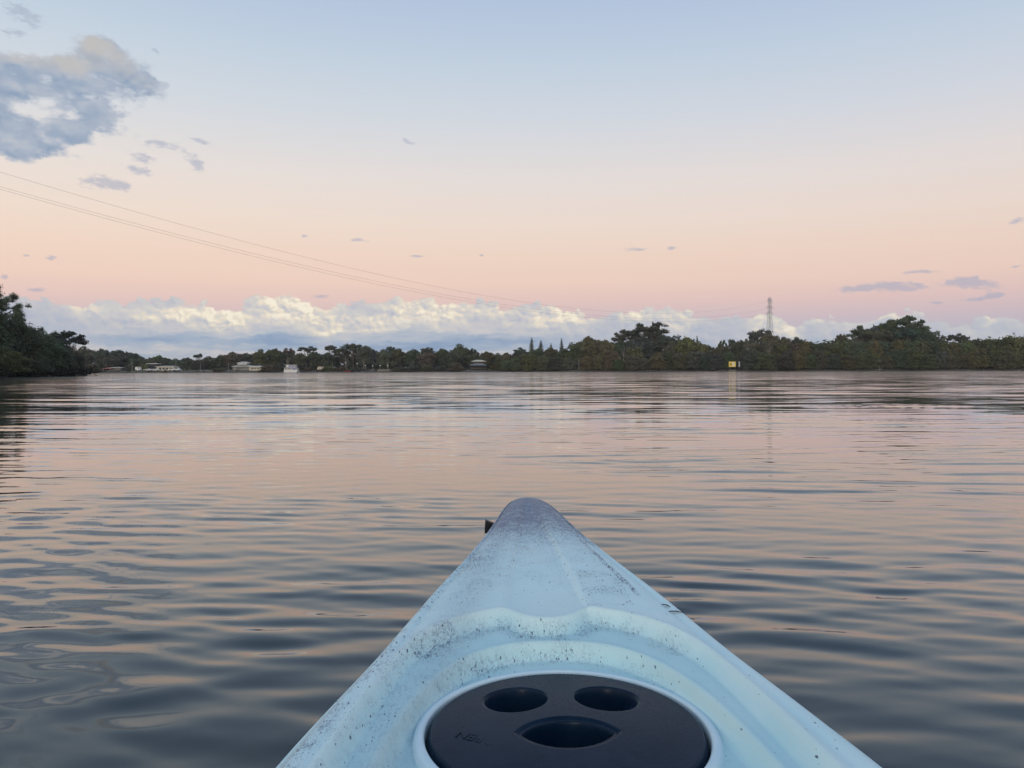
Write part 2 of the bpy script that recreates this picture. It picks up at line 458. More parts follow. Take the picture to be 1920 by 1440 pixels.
# ------------------------------------------------------------------ land
def mud_mat():
    m, n, b = new_mat('shore_ground')
    t = n.nodes.new('ShaderNodeNewGeometry')
    s = n.nodes.new('ShaderNodeSeparateXYZ'); n.links.new(t.outputs['Position'], s.inputs[0])
    z = V(n, s.outputs[2])
    f = noise(n, t.outputs['Position'], 0.35, 6, 0.65)
    f2 = noise(n, t.outputs['Position'], 0.05, 4, 0.6)
    grass = mixc(n, f2.ss(.35, .65), (0.05, 0.065, 0.028), (0.10, 0.095, 0.05))
    mud = mixc(n, f.ss(.3, .7), (0.045, 0.038, 0.032), (0.085, 0.075, 0.062))
    n.links.new(mixc(n, (z + (f - .5) * .5).ss(.35, .7), mud, grass), b.inputs['Base Color'])
    b.inputs['Roughness'].default_value = 0.9
    return m
MUD = mud_mat()
SH = [(-1400, 420), (-800, 390), (-400, 370), (0, 345), (160, 338), (400, 335), (560, 332), (700, 322), (900, 312), (1100, 302), (1300, 288), (1360, 276), (1500, 262), (1700, 255), (1920, 250), (2400, 235), (3500, 215), (6000, 190)]
def shoreD(px): return float(np.interp(px, [a_[0] for a_ in SH], [a_[1] for a_ in SH]))

def far_land():
    pxs = np.concatenate([np.arange(-1400, 2400, 20), np.arange(2400, 6001, 100)])
    offs = [(-1.5, -0.4), (0.0, -0.02), (0.8, 0.35), (4, 0.75), (14, 1.1), (60, 1.8), (200, 3.0), (900, 5), (5000, 6)]
    v = []
    g = np.random.default_rng(3)
    for px in pxs:
        D = shoreD(px) + g.normal(0, .5); t = (px - 960) / F
        L_ = math.hypot(1, t)
        for o_, zz in offs:
            r = D + o_
            v.append((t * r, r, zz * (1 + g.normal(0, .1)) if o_ > 0 else zz))
    k = len(offs); f = []
    for i in range(len(pxs) - 1):
        for j in range(k - 1): f.append((i * k + j, (i + 1) * k + j, (i + 1) * k + j + 1, i * k + j + 1))
    return mesh_np('far_shore_ground', v, f, True)
tag(link('ground', far_land(), MUD), kind='structure')

def near_bank():
    line = [(-112, 158), (-78, 138), (-66, 120), (-63.5, 113), (-62, 104), (-60, 92), (-58, 80), (-53, 62), (-52, 40), (-54, 15), (-62, -40), (-100, -200)]
    P = []
    for a_, b_ in zip(line[:-1], line[1:]):
        for t in np.linspace(0, 1, 8, endpoint=False): P.append((a_[0] + (b_[0] - a_[0]) * t + random.gauss(0, .25), a_[1] + (b_[1] - a_[1]) * t))
    v = []
    offs = [(1.2, -.4), (0, 0.0), (-.7, .35), (-4, .7), (-20, 1.1), (-300, 2.0)]
    for (x, y) in P:
        for o_, z in offs:
            v.append((x + o_, y + (o_ * .25 if y > 110 else 0), z))
    k = len(offs)
    f = [(i * k + j, i * k + j + 1, (i + 1) * k + j + 1, (i + 1) * k + j) for i in range(len(P) - 1) for j in range(k - 1)]
    return mesh_np('bank_ground', v, f, True)
tag(link('riverbank', near_bank(), MUD), kind='structure')

def mudflat():
    v = []; pxs = np.arange(330, 1090, 10)
    for px in pxs:
        t = (px - 960) / F; D = 205 + 12 * math.sin(px * .006)
        hgt = 0.10 * min(1, (px - 320) / 90, (1100 - px) / 110) + random.gauss(0, .008)
        for o_, z in ((-3, -.05), (-1.2, hgt * .6), (0, hgt), (6, hgt), (9, -.05)): v.append((t * (D + o_), D + o_, z))
    k = 5
    f = [(i * k + j, (i + 1) * k + j, (i + 1) * k + j + 1, i * k + j + 1) for i in range(len(pxs) - 1) for j in range(k - 1)]
    return mesh_np('mudflat', v, f, True)
tag(link('mudflat', mudflat(), simple('wet_mud', (.05, .042, .036), .45, var=.4, scale=.5)), kind='structure')

# ------------------------------------------------------------------ foliage and trees
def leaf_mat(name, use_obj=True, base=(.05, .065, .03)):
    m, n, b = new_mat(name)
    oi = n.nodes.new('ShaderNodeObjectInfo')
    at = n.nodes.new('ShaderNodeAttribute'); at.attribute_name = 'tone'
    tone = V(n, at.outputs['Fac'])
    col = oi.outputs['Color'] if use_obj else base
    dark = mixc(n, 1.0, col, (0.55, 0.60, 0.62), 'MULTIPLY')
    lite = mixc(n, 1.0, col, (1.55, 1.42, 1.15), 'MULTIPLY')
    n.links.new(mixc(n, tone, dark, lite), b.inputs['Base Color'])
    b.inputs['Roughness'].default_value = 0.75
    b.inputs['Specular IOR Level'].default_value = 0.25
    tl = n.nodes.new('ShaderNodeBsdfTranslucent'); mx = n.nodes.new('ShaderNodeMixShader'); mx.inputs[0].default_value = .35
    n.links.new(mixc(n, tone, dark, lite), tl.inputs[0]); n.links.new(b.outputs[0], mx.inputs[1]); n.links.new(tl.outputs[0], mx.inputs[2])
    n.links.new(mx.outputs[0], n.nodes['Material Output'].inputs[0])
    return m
LEAF = leaf_mat('foliage')
BARK = simple('grey_bark', (.13, .11, .09), .9, var=.5, scale=3)
PALEBARK = simple('pale_gum_bark', (.22, .20, .17), .8, var=.5, scale=3)

def cards(blobs, n, size, g, outward=1.0, spread=.7, shell=(.72, 1.06), zsq=.75, aspect=1.5):
    bl = np.array([b[:6] for b in blobs], float)
    w = (bl[:, 3] * bl[:, 4] + bl[:, 3] * bl[:, 5] + bl[:, 4] * bl[:, 5]); w /= w.sum()
    k = g.choice(len(bl), n, p=w)
    d = g.normal(size=(n, 3)); d /= np.linalg.norm(d, axis=1)[:, None]
    d[:, 2] = np.where(d[:, 2] < -.3, d[:, 2] * .6, d[:, 2])
    rad = g.uniform(*shell, n)[:, None]
    bump = 1 + .13 * np.sin(d[:, :1] * 7 + k[:, None]) + .12 * np.sin(d[:, 1:2] * 8 + d[:, 2:] * 6 + k[:, None] * 2)
    p = bl[k, :3] + d * bl[k, 3:6] * rad * bump
    nrm = d * outward + g.normal(size=(n, 3)) * spread
    nrm /= np.linalg.norm(nrm, axis=1)[:, None]
    t = np.cross(nrm, g.normal(size=(n, 3))); t /= np.linalg.norm(t, axis=1)[:, None]
    bt = np.cross(nrm, t)
    s = (size * g.uniform(.55, 1.35, n))[:, None]
    bt = bt * s / aspect; t = t * s
    for q in (t, bt): q[:, 2] *= zsq
    v = np.stack([p - t, p + bt, p + t, p - bt], 1).reshape(-1, 3)
    f = np.arange(4 * n).reshape(n, 4)
    btone = g.uniform(0, 1, len(bl))
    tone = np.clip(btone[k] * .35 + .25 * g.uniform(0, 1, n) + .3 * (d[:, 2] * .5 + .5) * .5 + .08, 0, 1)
    return v, f, np.repeat(tone, 4)

def card_mesh(name, blobs, n, size, g, **kw):
    v, f, t = cards(blobs, n, size, g, **kw)
    v[:, 2] *= 1.0 / np.percentile(v[:, 2], 99.6)
    for ax_ in (0, 1): v[:, ax_] *= .5 / max(.3, np.percentile(np.abs(v[:, ax_]), 98.5))
    me = mesh_np(name, v, f, False); attr(me, 'tone', t); me.materials.append(LEAF)
    return me

def limb(mb, p, q, r0, r1, g, seg=3, wob=.04, k=5):
    p, q = Vector(p), Vector(q); last = p; lr_ = r0
    for i in range(1, seg + 1):
        t = i / seg; c = p.lerp(q, t)
        if i < seg: c += Vector((g.normal(), g.normal(), g.normal() * .5)) * wob
        r = r0 + (r1 - r0) * t
        mb.tube(last, c, lr_, r, k); last, lr_ = c, r

PROTO = {}
def proto(kind, n_var, near=False):
    for i in range(n_var):
        g = np.random.default_rng(hash((len(kind), kind[0] == 'm', i)) % 1000 + sum(map(ord, kind)) + 31 * i)
        tb = MB(); bl = []
        if kind == 'mangrove':
            for _ in range(26):
                a_ = g.uniform(0, 6.28); r = .36 * g.uniform(0, 1) ** .5; z = g.uniform(.06, .84)
                r *= 1.0 - .45 * max(0, (z - .45) / .5)
                s = g.uniform(.11, .19)
                bl.append((r * math.cos(a_), r * math.sin(a_), z, s, s, s * .75))
            bl += [(0, 0, .45, .37, .37, .42), (0, 0, .2, .42, .42, .2)]
            me = card_mesh('mangrove_crown', bl, 30000 if near else 5200, .0165 if near else .040, g)
            for _ in range(7):
                a_ = g.uniform(0, 6.28); q = (.25 * math.cos(a_), .25 * math.sin(a_), .4)
                limb(tb, (0, 0, -.03), q, .016, .007, g)
        elif kind == 'dome':
            for _ in range(22):
                a_ = g.uniform(0, 6.28); r = .38 * g.uniform(0, 1) ** .5
                z = .42 + .46 * math.sqrt(max(0, 1 - (r / .44) ** 2)) * g.uniform(.55, 1.0)
                s = g.uniform(.10, .17)
                bl.append((r * math.cos(a_), r * math.sin(a_), z, s, s, s * .7))
            bl += [(0, 0, .5, .37, .37, .32), (0, 0, .3, .36, .36, .2)]
            me = card_mesh('domed_crown', bl, 5200, .040, g)
            limb(tb, (0, 0, -.02), (g.normal() * .02, 0, .45), .035, .025, g)
            for _ in range(5):
                a_ = g.uniform(0, 6.28); limb(tb, (0, 0, .28), (.28 * math.cos(a_), .28 * math.sin(a_), .6), .02, .008, g)
        elif kind in ('gum', 'openg'):
            limb(tb, (0, 0, -.02), (g.normal() * .03, g.normal() * .02, .45), .03, .022, g, wob=.012)
            nc = 15 if kind == 'gum' else 13
            for j in range(nc):
                a_ = j * 2.4 + g.uniform(-.4, .4); r = .42 * (g.uniform(.1, 1) ** .6)
                z = .50 + .44 * math.sqrt(max(0, 1 - (r / .5) ** 2)) * g.uniform(.55, 1.0)
                if kind == 'openg': z = .60 + .36 * math.sqrt(max(0, 1 - (r / .5) ** 2)) * g.uniform(.6, 1.0)
                c = Vector((r * math.cos(a_), r * math.sin(a_), z))
                base = Vector((0, 0, g.uniform(.28, .46)))
                mid = base.lerp(c, .6) + Vector((0, 0, -.03))
                limb(tb, base, mid, .016, .010, g, 2, .012); limb(tb, mid, c, .010, .004, g, 2, .012)
                for _ in range(4 if kind == 'gum' else 3):
                    o_ = Vector((g.normal() * .06, g.normal() * .06, g.normal() * .025)); s = g.uniform(.045, .09)
                    limb(tb, mid, c + o_, .005, .002, g, 1, 0, 4)
                    bl.append((*(c + o_), s * 1.25, s * 1.25, s * .62))
            me = card_mesh('open_crown', bl, 5200 if kind == 'gum' else 3800, .024, g, spread=1.1, shell=(.35, 1.1))
        elif kind == 'wispy':
            limb(tb, (0, 0, -.02), (g.normal() * .04, 0, .9), .028, .006, g, 4, .02)
            for j in range(22):
                a_ = j * 2.4; z = g.uniform(.3, .97); r = (.34 * (1.25 - z) + .17) * g.uniform(.5, 1.15)
                c = Vector((r * math.cos(a_), r * math.sin(a_), z)); limb(tb, (0, 0, z - .12), c, .009, .003, g, 2, .02)
                for _ in range(6):
                    s = g.uniform(.03, .085); bl.append((c.x + g.normal() * .065, c.y + g.normal() * .065, c.z + g.normal() * .05, s, s, s * .7))
            me = card_mesh('wispy_crown', bl, 34000, .0085, g, spread=1.2, shell=(.2, 1.15))
        elif kind == 'pine':
            tb.tube((0, 0, -.02), (0, 0, .99), .03, .006, 6)
            nt_ = 13
            for j in range(nt_):
                z = .22 + .75 * j / (nt_ - 1); rr_ = .46 * (1 - (j / nt_) ** 1.1) + .05
                for q in range(7):
                    a_ = q * .9 + j * .5
                    c = (rr_ * .62 * math.cos(a_), rr_ * .62 * math.sin(a_), z)
                    tb.tube((0, 0, z), c, .01, .004, 4)
                    bl.append((*c, rr_ * .42, rr_ * .42, .020))
                    bl.append((c[0] * .4, c[1] * .4, z + .01, rr_ * .3, rr_ * .3, .03))
            me = card_mesh('conifer_crown', bl, 1900, .040, g, spread=.9, shell=(.4, 1.1))
        tm = tb.mesh('tree_trunk')
        PROTO.setdefault(kind + ('_near' if near else ''), []).append((me, tm))
for k_, n_ in (('mangrove', 4), ('dome', 4), ('gum', 4), ('openg', 3), ('wispy', 3), ('pine', 2)): proto(k_, n_)
proto('mangrove', 3, True)

PAL = {'olive': (.140, .146, .078), 'green': (.110, .134, .076), 'deep': (.094, .112, .082), 'blue': (.092, .114, .098), 'brown': (.132, .130, .090),
       'grey': (.122, .132, .110), 'light': (.148, .160, .082), 'dusky': (.100, .122, .104)}
CW = {'olive': 'olive', 'green': 'green', 'deep': 'deep green', 'blue': 'blue-green', 'brown': 'brownish', 'grey': 'grey-green', 'light': 'light green', 'dusky': 'dusky'}
DESC = {'mangrove': 'shore mangrove', 'dome': 'round-crowned tree', 'gum': 'gum tree with clumped crown', 'openg': 'slender airy gum', 'wispy': 'ragged feathery tree', 'pine': 'conical pine'}
NAME = {'mangrove': 'mangrove', 'dome': 'broadleaf_tree', 'gum': 'gum_tree', 'openg': 'gum_tree', 'wispy': 'casuarina_tree', 'pine': 'pine_tree'}
GRP = {'mangrove': 'mangroves along the waterline', 'dome': 'round-crowned trees of the far canopy', 'gum': 'gum trees rising from the far shore', 'openg': 'gum trees rising from the far shore',
       'wispy': 'ragged trees of the wooded point', 'pine': 'conical pines above the canopy'}
LM = [(203, 'the red-canopied shed'), (260, 'the small white van'), (315, 'the long pale shed'), (465, 'the pale-roofed house'), (547, 'the blue and white houseboat'), (602, 'the cream caravan'),
      (728, 'the stone wall'), (900, 'the cream-roofed house'), (1006, 'the paired conical pines'), (1215, 'the tallest airy gum'), (1373, 'the yellow sign'),
      (1443, 'the lattice pylon'), (1692, 'the giant spreading gum')]
ORD = ['first', 'second', 'third', 'fourth', 'fifth', 'sixth', 'seventh', 'eighth', 'ninth', 'tenth', 'eleventh', 'twelfth', 'thirteenth', 'fourteenth', 'fifteenth', 'sixteenth', 'seventeenth', 'eighteenth', 'nineteenth', 'twentieth']

T = []   # (px, top y, half width px, kind, extra depth behind shore or absolute D, colour, special label)
def t(px, yt, hw, kind, off, col, lab=None): T.append([px, yt, hw, kind, off, col, lab])
# wooded point close on the left (absolute depth as negative number)
t(-330, 470, 130, 'wispy', -62, 'dusky', 'tall dusky tree on the near bank, beyond the frame'); t(-190, 500, 110, 'wispy', -74, 'dusky', 'broad dusky tree on the near bank, just beyond the frame')
t(-80, 520, 80, 'wispy', -88, 'dusky', 'high ragged tree overhanging the near wooded point from outside')
t(2, 545, 58, 'wispy', -101, 'dusky', 'tallest ragged tree at the landward end of the near wooded point')
t(34, 590, 40, 'wispy', -104, 'dusky', 'feathery tree leaning from the tallest one on the near wooded point')
t(-30, 580, 60, 'mangrove', -94, 'dusky', 'dark bushy mangrove at the landward end of the near wooded point')
t(20, 604, 50, 'mangrove', -97, 'dusky', 'tallest dark mangrove of the near wooded point')
t(60, 620, 42, 'mangrove', -104, 'dusky', 'dark domed mangrove in the middle of the near wooded point')
t(88, 616, 26, 'wispy', -112, 'dusky', 'small dark tree peaking over the middle of the near wooded point')
t(122, 622, 28, 'gum', -114, 'dusky', 'airy clumped gum at the tip of the near wooded point')
t(98, 632, 32, 'mangrove', -111, 'dusky', 'dark mangrove below the airy gum of the near wooded point')
t(126, 648, 27, 'mangrove', -115, 'dusky', 'outermost dark mangrove at the tip of the near wooded point')
t(143, 668, 14, 'mangrove', -119, 'dusky', 'lowest dark shrub at the very tip of the near wooded point')
t(0, 655, 42, 'mangrove', -91, 'brown', 'low brownish mangrove at the edge of the frame on the near wooded point')
t(45, 660, 38, 'mangrove', -98, 'dusky', 'low dark mangrove dipping into the water on the near wooded point')
t(85, 660, 34, 'mangrove', -105, 'dusky', 'low mangrove skirting the water below the near wooded point')
# far left canopy
for a_ in [(160, 651, 17, 'dome', 30, 'deep'), (190, 655, 13, 'dome', 26, 'blue'), (226, 658, 26, 'dome', 32, 'deep'), (206, 668, 14, 'dome', 20, 'blue'), (262, 670, 14, 'dome', 28, 'deep'), (283, 672, 10, 'dome', 26, 'green'),
           (298, 667, 11, 'dome', 32, 'green'), (312, 671, 10, 'dome', 30, 'deep'), (332, 673, 12, 'dome', 28, 'grey'), (352, 671, 11, 'dome', 30, 'deep'), (373, 663, 9, 'openg', 34, 'deep'), (372, 676, 12, 'dome', 24, 'deep'), (394, 669, 15, 'dome', 30, 'blue'),
           (415, 667, 14, 'dome', 30, 'deep'), (438, 661, 16, 'dome', 28, 'brown'), (464, 663, 15, 'dome', 32, 'blue'), (488, 656, 14, 'dome', 20, 'light'), (516, 655, 17, 'dome', 24, 'green'), (541, 653, 12, 'gum', 28, 'grey'),
           (560, 663, 13, 'dome', 24, 'brown'), (578, 650, 17, 'openg', 34, 'deep'), (592, 661, 14, 'dome', 26, 'deep'), (613, 662, 14, 'dome', 24, 'deep'), (622, 648, 14, 'openg', 34, 'deep'), (640, 654, 14, 'gum', 30, 'brown'), (662, 645, 22, 'gum', 30, 'deep'),
           (684, 650, 14, 'dome', 24, 'grey'), (700, 656, 12, 'dome', 26, 'blue'), (719, 656, 13, 'dome', 24, 'grey'), (733, 650, 10, 'gum', 30, 'deep'), (748, 655, 14, 'dome', 30, 'green'), (773, 656, 15, 'dome', 28, 'deep'), (800, 652, 11, 'gum', 34, 'deep'),
           (800, 662, 16, 'dome', 22, 'grey'), (828, 655, 13, 'dome', 30, 'deep'), (848, 662, 15, 'dome', 22, 'blue'), (864, 647, 18, 'dome', 30, 'green'), (888, 655, 9, 'gum', 32, 'deep'), (890, 664, 14, 'dome', 24, 'deep'), (914, 660, 13, 'dome', 26, 'green'), (935, 663, 11, 'dome', 28, 'grey'), (950, 662, 10, 'dome', 24, 'olive'),
           (976, 652, 13, 'gum', 22, 'deep'), (976, 660, 15, 'dome', 18, 'deep'),
           # low waterline scrub of the far left
           (170, 684, 14, 'mangrove', 2, 'grey'), (243, 686, 10, 'mangrove', 8, 'blue'), (268, 683, 9, 'mangrove', 9, 'light'), (412, 690, 12, 'mangrove', 3, 'brown'), (505, 684, 18, 'mangrove', 3, 'brown'), (525, 682, 12, 'mangrove', 4, 'brown'),
           (578, 688, 10, 'mangrove', 4, 'olive'), (618, 686, 12, 'mangrove', 4, 'olive'), (640, 688, 12, 'mangrove', 3, 'brown'), (672, 689, 14, 'mangrove', 5, 'grey'), (750, 688, 14, 'mangrove', 3, 'olive'), (775, 686, 14, 'mangrove', 3, 'grey'),
           (800, 684, 13, 'mangrove', 3, 'green'), (826, 686, 12, 'mangrove', 3, 'grey'), (856, 681, 14, 'mangrove', 2, 'brown'), (930, 682, 12, 'mangrove', 4, 'olive'), (948, 676, 13, 'mangrove', 3, 'green'),
           # centre
           (997, 635, 8, 'pine', 26, 'deep', 'tallest of the dark conical pines, the first of the close pair'), (1014, 640, 8, 'pine', 28, 'deep', 'dark conical pine, the lower one of the close pair'), (1033, 645, 6, 'pine', 30, 'green', 'smallest conical pine, a green tip just above the canopy'),
           (1053, 636, 6, 'pine', 34, 'grey', 'thin see-through conical pine standing alone above the canopy'), (1307, 632, 6, 'pine', 26, 'deep', 'small pointed pine tip on the shoulder of a big green dome'),
           (1008, 655, 16, 'dome', 20, 'deep'), (1032, 653, 15, 'dome', 22, 'brown'), (1058, 655, 16, 'dome', 22, 'green'), (1083, 645, 14, 'dome', 24, 'green'), (1105, 633, 23, 'dome', 26, 'olive'), (1138, 639, 16, 'dome', 24, 'olive'), (1160, 640, 12, 'dome', 24, 'deep'),
           (1176, 619, 21, 'gum', 34, 'deep'), (1217, 606, 32, 'gum', 34, 'deep', 'tallest airy gum in the middle, sky showing through its many clumps'), (1228, 604, 12, 'openg', 36, 'deep'), (1248, 628, 16, 'gum', 30, 'blue'), (1205, 634, 28, 'dome', 26, 'deep'), (1262, 641, 12, 'dome', 24, 'brown'),
           (1287, 634, 22, 'dome', 22, 'olive'), (1312, 642, 18, 'dome', 20, 'olive'), (1333, 650, 9, 'gum', 22, 'deep'), (1332, 658, 16, 'dome', 18, 'blue'), (1354, 638, 8, 'openg', 24, 'deep'), (1373, 636, 8, 'openg', 24, 'deep'), (1352, 648, 14, 'dome', 18, 'deep'),
           (968, 672, 14, 'mangrove', 3, 'green'), (992, 664, 17, 'mangrove', 3, 'light'), (1018, 668, 15, 'mangrove', 3, 'brown'), (1042, 670, 15, 'mangrove', 3, 'brown'), (1066, 672, 14, 'mangrove', 4, 'brown'), (1102, 670, 15, 'mangrove', 3, 'light'),
           (1124, 666, 14, 'mangrove', 3, 'olive'), (1148, 658, 17, 'mangrove', 4, 'olive'), (1160, 674, 13, 'mangrove', 2, 'green'), (1185, 668, 16, 'mangrove', 2, 'green'), (1206, 672, 13, 'mangrove', 3, 'brown'), (1190, 652, 18, 'mangrove', 8, 'olive'), (1232, 662, 17, 'mangrove', 3, 'olive'),
           (1256, 660, 15, 'mangrove', 5, 'brown'), (1276, 662, 17, 'mangrove', 3, 'olive'), (1302, 660, 18, 'mangrove', 3, 'grey'), (1325, 668, 14, 'mangrove', 3, 'blue'), (1346, 664, 14, 'mangrove', 3, 'blue'), (1366, 660, 14, 'mangrove', 5, 'deep'), (1392, 664, 12, 'mangrove', 4, 'blue'),
           # right
           (1388, 640, 16, 'dome', 18, 'green'), (1402, 636, 10, 'gum', 16, 'brown'), (1424, 619, 22, 'gum', 20, 'grey'), (1440, 627, 14, 'gum', 16, 'brown'), (1470, 634, 13, 'dome', 16, 'green'), (1496, 634, 12, 'dome', 18, 'deep'), (1455, 632, 12, 'dome', 18, 'green'),
           (1577, 627, 11, 'gum', 26, 'green'), (1612, 611, 20, 'gum', 28, 'deep'), (1637, 613, 15, 'dome', 30, 'deep'), (1664, 604, 18, 'gum', 32, 'green'), (1694, 594, 29, 'gum', 34, 'green', 'giant spreading gum, the highest crown above the mangrove wall'), (1724, 612, 16, 'gum', 30, 'deep'), (1690, 615, 34, 'gum', 27, 'blue'),
           (1645, 620, 28, 'gum', 24, 'deep'), (1741, 622, 11, 'gum', 26, 'deep'), (1795, 626, 15, 'openg', 26, 'deep'), (1812, 631, 8, 'openg', 28, 'grey'), (1832, 635, 5, 'gum', 20, 'deep')]:
    t(*a_)
g_ = np.random.default_rng(21)
x_ = 1408.0
while x_ < 2300:       # back row of the mangrove wall
    yt = float(np.interp(x_, [1400, 1500, 1560, 1700, 1760, 1800, 1850, 1890, 1920, 2300], [644, 642, 643, 640, 642, 643, 637, 632, 630, 622])) + g_.normal(0, 1.2)
    t(x_, yt, 19 + g_.uniform(-2, 4), 'mangrove', 9, ['olive', 'green', 'olive', 'brown'][g_.integers(4)], None); T[-1].append('back-row mangrove')
    x_ += 21 + g_.uniform(-2, 4)
x_ = 1412.0
while x_ < 2100:       # front row
    t(x_, 662 + g_.normal(0, 5), 16 + g_.uniform(-3, 4), 'mangrove', 3, ['olive', 'green', 'grey', 'olive', 'blue'][g_.integers(5)], None)
    x_ += 23 + g_.uniform(-4, 6)

def tree_label(rows):
    rows = sorted(rows, key=lambda r: r[0]); seen = {}
    out_ = {}
    for r in rows:
        if r[6]: continue
        px, kind, col = r[0], r[3], r[5]
        d = r[7] if len(r) > 7 else DESC[kind]
        if px > 1925: lm = 'beyond the frame'
        else:
            c = [l for l in LM if l[0] <= px]
            lm = 'right of ' + c[-1][1] if c else 'left of the red-canopied shed'
        seen.setdefault((CW[col], d, lm), []).append(r)
    for (c, d, lm), rs in seen.items():
        for i, r in enumerate(rs):
            r[6] = f'{c} {d}, {lm}' if len(rs) == 1 else f'{ORD[i]} {c} {d}, {lm}'
tree_label(T)
g_ = np.random.default_rng(5)
for i_, r in enumerate(T):
    px, yt, hw, kind, off, col, lab = r[:7]
    D = -off if off < 0 else shoreD(px) + off
    zb = 0.15 if (kind == 'mangrove' or off < 0) else float(np.interp(off, [0, 4, 14, 60], [.2, .75, 1.1, 1.8]))
    P = atd(px, yt, D); hgt = P.z - zb; wid = hw / F * D
    base = (P.x, D, zb)
    e_ = empty(NAME[kind], base, lab, 'mangrove' if kind == 'mangrove' else ('pine tree' if kind == 'pine' else 'tree'), GRP[kind], g_.uniform(0, 6.28))
    pk = 'mangrove_near' if (kind == 'mangrove' and off < 0) else kind
    cr, tr = PROTO[pk][i_ % len(PROTO[pk])]
    s_ = (wid * 2.0 * g_.uniform(1.0, 1.12), wid * 2.0 * g_.uniform(.95, 1.1), hgt * 1.0)
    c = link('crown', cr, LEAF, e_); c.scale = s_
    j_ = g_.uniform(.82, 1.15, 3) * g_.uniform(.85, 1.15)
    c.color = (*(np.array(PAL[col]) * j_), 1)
    k_ = link('trunk', tr, None, e_); k_.scale = s_
    if not tr.materials: tr.materials.append(None)
    k_.material_slots[0].link = 'OBJECT'
    k_.material_slots[0].material = PALEBARK if kind in ('gum', 'openg') and g_.uniform() < .6 else BARK

# wood that closes the view behind and between the trees one can tell apart
def wood_mass():
    g = np.random.default_rng(77); bl = []
    tops = [(150, 672), (400, 674), (560, 668), (700, 664), (860, 662), (960, 664), (1100, 650), (1200, 640), (1330, 655), (1420, 640), (1520, 646), (1700, 636), (1760, 642), (1920, 636), (2400, 620)]
    for px in np.arange(-60, 2150, 2.6):
        Ds = shoreD(px) + g.uniform(30, 52); yt = float(np.interp(px, [a_[0] for a_ in tops], [a_[1] for a_ in tops])) + 6
        for r in T:
            if r[4] < 0 or r[3] in ('pine', 'openg'): continue
            q = (px - r[0]) / r[2]
            if abs(q) < 1.15: yt = min(yt, r[1] + (4 if r[3] != 'gum' else (22 if r[2] > 17 else 8)) + 7 * q ** 4)
        yt += abs(g.normal(0, 1.5))
        P = atd(px, yt, Ds); H = P.z
        for z in np.arange(1.0, H, 2.2):
            s = g.uniform(1.6, 2.6); bl.append((P.x + g.normal() * 1.5, Ds + g.normal() * 4, min(z, H - s * .6), s, s, s * .8))
    return bl, g
bl, g_w = wood_mass()
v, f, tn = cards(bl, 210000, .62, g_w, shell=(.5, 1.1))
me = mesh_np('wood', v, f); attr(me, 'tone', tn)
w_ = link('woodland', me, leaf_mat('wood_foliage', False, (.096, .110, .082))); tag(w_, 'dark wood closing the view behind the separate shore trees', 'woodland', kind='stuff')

def scrub(name, pts, n, size, base, label):
    g = np.random.default_rng(len(pts)); bl = []
    for (x, y, z, s) in pts: bl.append((x, y, z + s * .4, s * 1.3, s, s * .8))
    v, f, tn = cards(bl, n, size, g, shell=(.3, 1.1)); me = mesh_np(name, v, f); attr(me, 'tone', tn)
    o = link(name, me, leaf_mat(name + '_foliage', False, base)); tag(o, label, 'scrub', kind='stuff')
g_ = np.random.default_rng(9)
pts = []
for px in np.arange(150, 2300, 4.0):
    D = shoreD(px) + g_.uniform(1.0, 6); open_ = 195 < px < 500 or 690 < px < 745 or 1075 < px < 1100
    if open_ and g_.uniform() < .75: continue
    pts.append(((px - 960) / F * D, D, .35, g_.uniform(.4, 1.0)))
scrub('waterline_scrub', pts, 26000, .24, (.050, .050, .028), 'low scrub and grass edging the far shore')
line_ = [(-62, 104), (-60, 92), (-56, 72), (-63.5, 113), (-66.5, 119)]
pts = []
for _ in range(150):
    yy = g_.uniform(66, 119); xx = float(np.interp(yy, [66, 80, 92, 104, 113, 119], [-54, -58, -60, -62, -63.5, -66]))
    pts.append((xx - g_.uniform(-.9, 2.5), yy, .1, g_.uniform(.6, 1.5)))
scrub('bank_scrub', pts, 26000, .16, (.024, .030, .022), 'dark overhanging growth along the foot of the near wooded point')

# pale bare trunks standing in front of the woods
for i_, (px, y0, y1, lean, lab) in enumerate([(681, 672, 694, .05, 'pale bare trunk leaning behind the park lamps'), (651, 668, 694, -.1, 'forked pale trunk near the small red canoe'), (538, 670, 690, .04, 'pale twin trunk rising behind the houseboat'), (1169, 648, 672, .02, 'pale trunk below the airy gums'),
                                     (1197, 664, 680, -.25, 'pale trunk slanting out of the green mangroves'), (1408, 634, 668, -.12, 'pale dead trunk left of the lattice pylon'), (1438, 640, 664, .1, 'pale dead trunk at the foot of the lattice pylon'), (1303, 664, 678, 0, 'short pale trunk under the small pine tip'), (1085, 672, 692, 0, 'thin pale trunk by the dark shore hollow')]):
    D = shoreD(px) + 2.2; P = atd(px, y0, D); Q = atd(px, y1, D)
    mb = MB(); g = np.random.default_rng(i_ + 40); H = P.z - .3
    tp = Vector((lean * H, 0, H)); limb(mb, (0, 0, 0), tp * .55, .17, .13, g, 3, .08, 6); limb(mb, tp * .55, tp, .13, .06, g, 3, .15, 5)
    for s in (-1, 1, -.5): limb(mb, tp * .55, tp * .9 + Vector((s * H * .16, g.normal() * .4, g.uniform(-.3, .6))), .09, .03, g, 3, .15, 5)
    tag(mb.build('bare_trunk', PALEBARK, None, (P.x, D, .3)), lab, 'tree trunk', 'bare trunks along the far shore')

